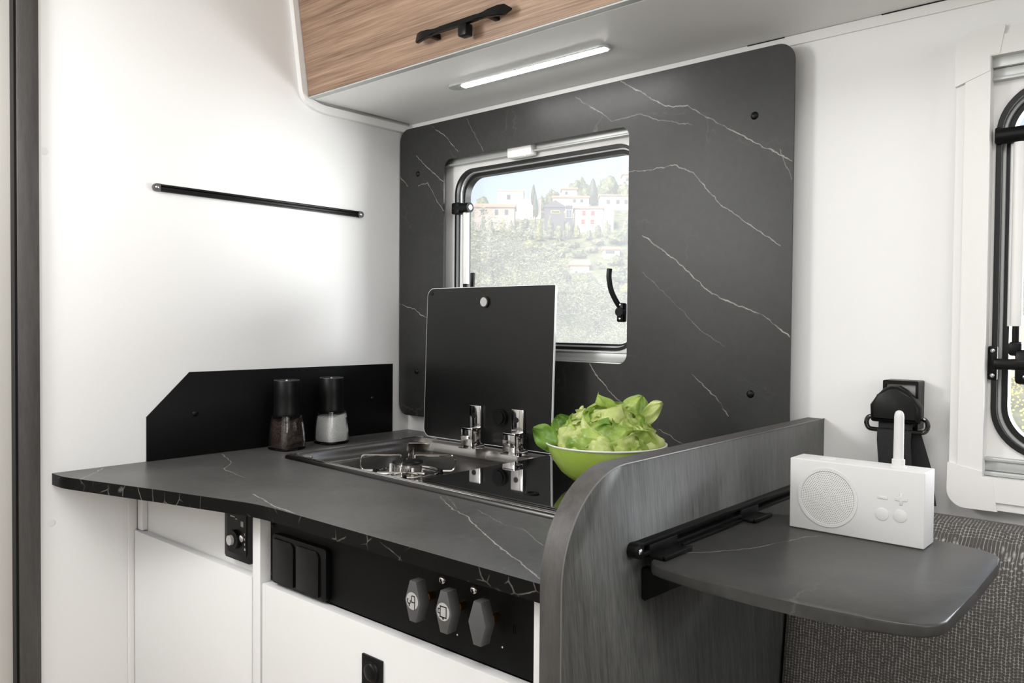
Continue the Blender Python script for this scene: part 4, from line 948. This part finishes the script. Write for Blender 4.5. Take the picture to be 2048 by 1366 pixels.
M['flower'] = pm('yellow_petals', (.62, .50, .10), .8)
for k in ('olive', 'bush', 'yellowgreen', 'cypress'):
    for nd in M[k].node_tree.nodes:
        if nd.type == 'TEX_NOISE': nd.inputs['Scale'].default_value = 1.4
        if nd.type == 'BUMP': nd.inputs['Distance'].default_value = .3
b = BM(); dd = [-10, 2, 8, 30, 60]+list(range(80, 400, 8))+[500]; ss = [-300, -200]+list(range(-140, 141, 10))+[200, 300]
G = [[b.verts.new(W(d, s)) for s in ss] for d in dd]
for i in range(len(dd)-1):
    for j in range(len(ss)-1): b.faces.new((G[i][j], G[i][j+1], G[i+1][j+1], G[i+1][j]))
struct('ground_hillside', b, 'ground', 'dry grassy hillside rising behind the vehicle', sharp=80)

def house(name, label, px0, px1, d, zb, h, dep, wall, roof, wins=(), extra=None, rh=1.8, sh=0, group=None):
    """front towards the vehicle; px0..px1 give the width as an angle, d the distance; zb base height above the eye line in px of angle"""
    s0, s1 = ds(px0, d), ds(px1, d); base = 1.14+zb/1604.0*d; c = O2+D*d+RV*((s0+s1)/2); top = base+h
    t = thing(name, label, 'house', (c.x, c.y, base-3), group)
    wd = (s1-s0)/2
    def P(u, v, z): p = c+RV*u+D*v; return (p.x, p.y, z)
    def cub(bm, u0, u1, v0, v1, z0, z1):
        V = [bm.verts.new(P(u, v, z)) for z in (z0, z1) for (u, v) in ((u0, v0), (u1, v0), (u1, v1), (u0, v1))]
        for f in ((0, 1, 2, 3), (4, 5, 6, 7), (0, 1, 5, 4), (1, 2, 6, 5), (2, 3, 7, 6), (3, 0, 4, 7)): bm.faces.new([V[i] for i in f])
    b = BM(); cub(b, -wd, wd, 0, dep, base-3, top)
    if extra:
        for e in extra: cub(b, *e[:4], base-3+0*e[4], base+e[5])
    obj('walls', b, wall, t)
    b = BM(); o_ = .35
    if roof == 'flat': cub(b, -wd-.15, wd+.15, -.15, dep+.15, top, top+.35)
    elif roof == 'gable':          # ridge along the front
        V = [b.verts.new(P(u, v, z)) for u in (-wd-o_, wd+o_) for (v, z) in ((-o_, top), (dep/2, top+rh), (dep+o_, top), (dep+o_, top-.25), (-o_, top-.25))]
        b.faces.new(V[:5]); b.faces.new(V[5:][::-1])
        for i in range(5): b.faces.new((V[i], V[(i+1) % 5], V[5+(i+1) % 5], V[5+i]))
    else:                          # gable end to the front
        V = [b.verts.new(P(u, v, z)) for v in (-o_, dep+o_) for (u, z) in ((-wd-o_, top), (wd*.1, top+rh), (wd+o_, top), (wd+o_, top-.25), (-wd-o_, top-.25))]
        b.faces.new(V[:5]); b.faces.new(V[5:][::-1])
        for i in range(5): b.faces.new((V[i], V[(i+1) % 5], V[5+(i+1) % 5], V[5+i]))
    obj('roof', b, 'slate' if roof == 'front' else ('rooftile' if roof != 'flat' else wall), t)
    for (u, z, ww, hh, m) in wins:
        b = BM(); cub(b, u*wd-ww/2, u*wd+ww/2, -.08, .05, base+z, base+z+hh); wo = obj('window', b, m, t)
        if m == 'redshutter': continue
        b = BM(); cub(b, u*wd-ww/2+.12, u*wd+ww/2-.12, -.11, .02, base+z+.12, base+z+hh-.12); obj('pane', b, 'housepane', wo)
    return t
house('villa', 'tall cream villa with a flat roof beside the twin cypresses', 994, 1046, 250, 222, 6.6, 9, 'stucco1', 'flat', [(-.15, 3.9, 1.1, 1.5, 'slate')], [(3.2, 9.5, -1.5, 6, 0, 3.8)])
house('row_house', 'low pinkish house with a tiled roof at the left end of the hamlet', 948, 1028, 236, 206, 4.0, 8, 'stucco3', 'gable', [(-.6, 1.6, 1.0, 1.5, 'slate'), (.1, 1.6, 1.0, 1.5, 'slate'), (.6, 1.6, 1.0, 1.5, 'slate')], rh=1.5)
house('chalet', 'dark clad house with a yellow panel and gabled roof', 1088, 1127, 236, 208, 3.8, 8, 'slate', 'front', [(.1, 1.7, 2.6, .9, 'yellowpaint')], None, rh=1.8)
house('farmhouse', 'white two-storey house with four red shutters', 1148, 1204, 234, 194, 5.4, 9, 'stucco2', 'gable', [(-.35, 3.2, 1.0, 1.3, 'redshutter'), (.28, 3.2, 1.0, 1.3, 'redshutter'), (-.4, .7, 1.0, 1.3, 'redshutter'), (.25, .7, 1.0, 1.3, 'redshutter')], [(4.1, 7.2, .6, 9, 0, 5.0)], rh=1.0)
house('glazed_annex', 'small glazed annex between the dark house and the white house', 1131, 1143, 232, 204, 4.2, 4, 'housepane', 'flat', [(-.5, 1.0, .9, 2.4, 'stucco2'), (.4, 1.0, .9, 2.4, 'stucco2')])
house('long_house', 'long cream house with a tiled roof at the upper right of the hamlet', 1198, 1262, 262, 228, 4.6, 8, 'stucco1', 'gable', [(-.5, 1.8, 1.1, 1.3, 'slate'), (.1, 1.8, 1.1, 1.3, 'slate'), (.6, 1.8, 1.1, 1.3, 'slate')], rh=.9)
house('terrace_house', 'pale house with a red roof on the ridge above the dark house', 1122, 1152, 272, 250, 3.2, 7, 'stucco1', 'gable', [(-.4, 1.2, .9, 1.0, 'slate')], rh=1.0)
house('terrace_house', 'wide pale house with a red roof just behind the white house', 1104, 1176, 256, 236, 2.6, 7, 'stucco2', 'gable', [(.2, .9, .9, 1.0, 'slate'), (.6, .9, .9, 1.0, 'slate')], rh=1.0)
house('hilltop_house', 'pale house on the hilltop behind the trees', 1243, 1275, 294, 276, 4, 7, 'stucco1', 'gable', [(-.5, 1.5, 1, 1.2, 'slate')], rh=1.0)
house('cottage', 'small cottage with an orange roof low on the wooded slope', 1140, 1178, 205, 86, 4.2, 7, 'stucco3', 'gable', [(-.35, 1.2, .9, 1.4, 'stucco2')], rh=1.5)
house('shed', 'low shed with an orange tiled roof below the cottage', 1170, 1202, 196, 72, 1.2, 5, 'stucco1', 'gable', [(.0, .2, .6, .6, 'slate')], rh=1.2)
house('greenhouse', 'low white building among the bushes right of the slope', 1206, 1238, 214, 138, 1.6, 5, 'stucco2', 'gable', [(-.2, .3, 2.4, .8, 'slate')], rh=.8)

random.seed(5)
def crown(seed, sub=3, sq=1.0, amp=.35):
    b = BM(); bmesh.ops.create_icosphere(b, subdivisions=sub, radius=1)
    for v in b.verts:
        n0 = v.co.normalized(); q = n0*1.6+Vector((seed*3.1, seed, -seed))
        f = 1+amp*noise.noise(q)+.22*noise.noise(q*2.6)+.14*noise.noise(q*6)
        v.co = Vector((n0.x*f, n0.y*f, max(-.55, n0.z*f*sq)))
    return b
def rawmesh(name, b, mat):
    me = bpy.data.meshes.new(name); b.to_mesh(me); b.free(); me.polygons.foreach_set('use_smooth', [True]*len(me.polygons)); me.materials.append(M[mat]); return me
BUSH = {k: [rawmesh(k+'_crown', crown(i+j*7, 4), k) for i in range(4)] for j, k in enumerate(('olive', 'bush', 'yellowgreen'))}
b = BM(); cyl(b, (0, 0, -1), (0, 0, .4), .12, .07, 8); TRUNK = rawmesh('trunk', b, 'bark')
def tree(kind, d, s, r, hgt, label, name='hillside_shrub', group='rounded shrubs on the hillside'):
    p = W(d, s); t = thing(name, label, 'tree', p, group)
    for nm, me, sc, z in (('foliage', random.choice(BUSH[kind]), (r, r, hgt*.62), hgt*.45), ('trunk', TRUNK, (r*.6, r*.6, hgt*.5), .0)):
        o = bpy.data.objects.new(nm, me); C.objects.link(o); o.parent = t; o.location = (0, 0, z); o.scale = sc; o.rotation_euler = (0, 0, random.uniform(0, 6.28))
LAB = {'olive': 'grey-green rounded shrub on the slope below the houses', 'bush': 'mid-green rounded shrub on the slope below the houses', 'yellowgreen': 'yellow-green shrub on the slope below the houses'}
PUT = []
HZ = ((1140, 1178, 205, 212), (1170, 1202, 196, 201), (1206, 1238, 214, 219), (1246, 1256, 231, 233))
def near_house(px, d, r): return any(p0-11.5*r-4 < px < p1+11.5*r+4 and d0-1.5*r-1 < d < d1+1.5*r+1 for p0, p1, d0, d1 in HZ)
for i in range(3000):
    px = random.uniform(925, 1290); d = random.uniform(166, 224.5); s = ds(px, d)
    kd = random.choices(('olive', 'bush', 'yellowgreen'), (5, 4, 1.4))[0]
    r = random.uniform(1.5, 3.1)
    if near_house(px, d, r) or any((d-q[0])**2+(s-q[1])**2 < ((r+q[2])*1.22)**2 for q in PUT): continue
    PUT.append((d, s, r)); tree(kd, d, s, r, r*random.uniform(1.0, 1.35), LAB[kd], group='%s shrubs on the slope' % kd)
for i in range(1500):
    px = random.uniform(925, 1290); d = random.uniform(164, 225); s = ds(px, d); r = random.uniform(.7, 1.2)
    if len(PUT) > 190: break
    if near_house(px, d, r): continue
    if any((d-q[0])**2+(s-q[1])**2 < ((r+q[2])*1.2)**2 for q in PUT): continue
    PUT.append((d, s, r)); tree('olive', d, s, r, r*1.2, 'small grey-green scrub filling a gap between the slope shrubs', 'hillside_scrub', 'small scrub on the slope')
for px, d, r, h in ((1158, 296, 4, 9), (1216, 284, 4, 8), (1247, 276, 2.4, 7), (1198, 300, 2.6, 7), (1084, 262, 1.6, 4.2), (1104, 274, 2.2, 5), (1229, 308, 3, 7), (1050, 238, 1.2, 3), (965, 254, 2.4, 5)):
    tree('bush', d, ds(px, d), r, h, 'leafy green tree standing between the hilltop houses', 'hilltop_tree', 'trees between the hilltop houses')
b = BM(); L = lathe(b, [(.05, 0), (.09, .03), (.125, .15), (.135, .35), (.12, .55), (.085, .75), (.04, .92), (.004, 1)], (0, 0, 0), 14)
for v in b.verts:
    q = v.co*9; k = 1+.35*noise.noise(q); v.co.x *= k; v.co.y *= k
CYP = rawmesh('cypress_crown', b, 'cypress')
for px, d, zt, zb, wd, lab in ((1066, 246, 278, 236, 1.15, 'slender dark cypress standing beside the flat-roofed villa'), (1070, 240, 260, 212, 1.0, 'thin dark cypress in front of the flat-roofed villa'), (1184, 274, 290, 236, 1.6, 'broad dark cypress behind the white house'), (1251, 232, 186, 146, .7, 'small dark cypress on the slope near the greenhouse')):
    s = ds(px, d); hz = (zt-zb)/1604*d; p = O2+D*d+RV*s; t = thing('cypress', lab, 'tree', (p.x, p.y, 1.14+zb/1604*d))
    o = bpy.data.objects.new('foliage', CYP); C.objects.link(o); o.parent = t; o.scale = (hz*.9*wd, hz*.9*wd, hz)
    o = bpy.data.objects.new('trunk', TRUNK); C.objects.link(o); o.parent = t; o.scale = (1.5, 1.5, 4)
for i, px in enumerate(range(946, 1262, 19)):
    px += random.uniform(-3, 3); d = 228.2+random.uniform(-.6, 1.4); hgt = random.uniform(3.4, 6.2)*(.62 if 1140 < px < 1204 else 1)
    if near_house(px, d, .9): continue
    tree(('olive', 'bush', 'olive', 'yellowgreen')[i % 4], d, ds(px, d), .92, hgt, 'bushy tree standing just below the houses', 'slope_tree', 'trees just below the houses')
# near olive trees with loose leaves
def leafball(seed, n, r, lw):
    rnd = random.Random(seed); b = BM()
    for i in range(n):
        v = Vector((rnd.gauss(0, 1), rnd.gauss(0, 1), rnd.gauss(0, 1))).normalized(); f = (.72+.35*noise.noise(v*2.2+Vector((seed, 0, 0)))+.2*noise.noise(v*5))*rnd.uniform(.55, 1.05)
        c = v*f*r; a = Vector((rnd.gauss(0, 1), rnd.gauss(0, 1), rnd.gauss(0, .7))).normalized(); q = a.orthogonal().normalized(); q.rotate(Matrix.Rotation(rnd.uniform(0, 6.3), 3, a)); L_ = lw*rnd.uniform(.7, 1.3)
        V = [b.verts.new(c-a*L_), b.verts.new(c+q*L_*.24), b.verts.new(c+a*L_), b.verts.new(c-q*L_*.24)]; b.faces.new(V)
    return b
M['oliveleaf'] = pm('olive_leaves', (.30, .32, .18), .6, var=.5, vscale=6)
OL = [rawmesh('olive_leaves', leafball(i, 20000, 1, .024), 'oliveleaf') for i in range(2)]
for i, (px, py, d, r, lab) in enumerate(((985, 548, 26, 2.75, 'large grey-green olive tree filling the left of the kitchen view'), (1072, 612, 20, 1.75, 'dense olive tree low in front of the larger olive'), (1195, 650, 24, 2.1, 'olive tree at the lower right of the kitchen view'), (1262, 694, 17, 1.0, 'small olive tree beside the lower right olive'), (1122, 705, 15, .85, 'small olive tree between two larger olives'))):
    s = ds(px, d); p = O2+D*d+RV*s; zc = 1.14+(640-py)/1604*d; g0 = gz(d, s); t = thing('olive_tree', lab, 'tree', (p.x, p.y, g0))
    o = bpy.data.objects.new('foliage', OL[i % 2]); C.objects.link(o); o.parent = t; o.location = (0, 0, zc-g0); o.scale = (r, r, r*.92); o['kind'] = 'stuff'
    b = BM(); tube(b, [(p.x, p.y, g0-.2), (p.x+.1, p.y+.1, (g0+zc)/2), (p.x-.1, p.y, zc+.3*r)], [.16, .12, .05], 8); obj('trunk', b, 'bark', t)
# pale roadside wall and yellow flowers beyond the side window
b = BM(); e0 = Vector((-6, 38, 0)); 
box(b, (-16, 34, -.9), (4, 34.4, 1.6)); tag(obj('garden_wall', b, 'stucco3'), 'pale garden wall beyond the flower meadow', 'wall')
rnd = random.Random(2); b = BM()
for i in range(9000):
    x = rnd.uniform(-6, 9); y = rnd.uniform(5, 30); z = gz((Vector((x, y, 0))-O2).dot(D), (Vector((x, y, 0))-O2).dot(RV))+rnd.uniform(.1, .55); r = rnd.uniform(.012, .026); a = rnd.uniform(0, 6.28)
    V = [b.verts.new((x+r*math.cos(a+k*1.047), y+r*.5*math.sin(a+k*1.047), z+r*.8*math.sin(a+k*1.047))) for k in range(6)]; b.faces.new(V)
tag(obj('wild_flowers', b, 'flower', normals=False), 'yellow wild flowers in the meadow beyond the side window', 'flowers', kind='stuff')
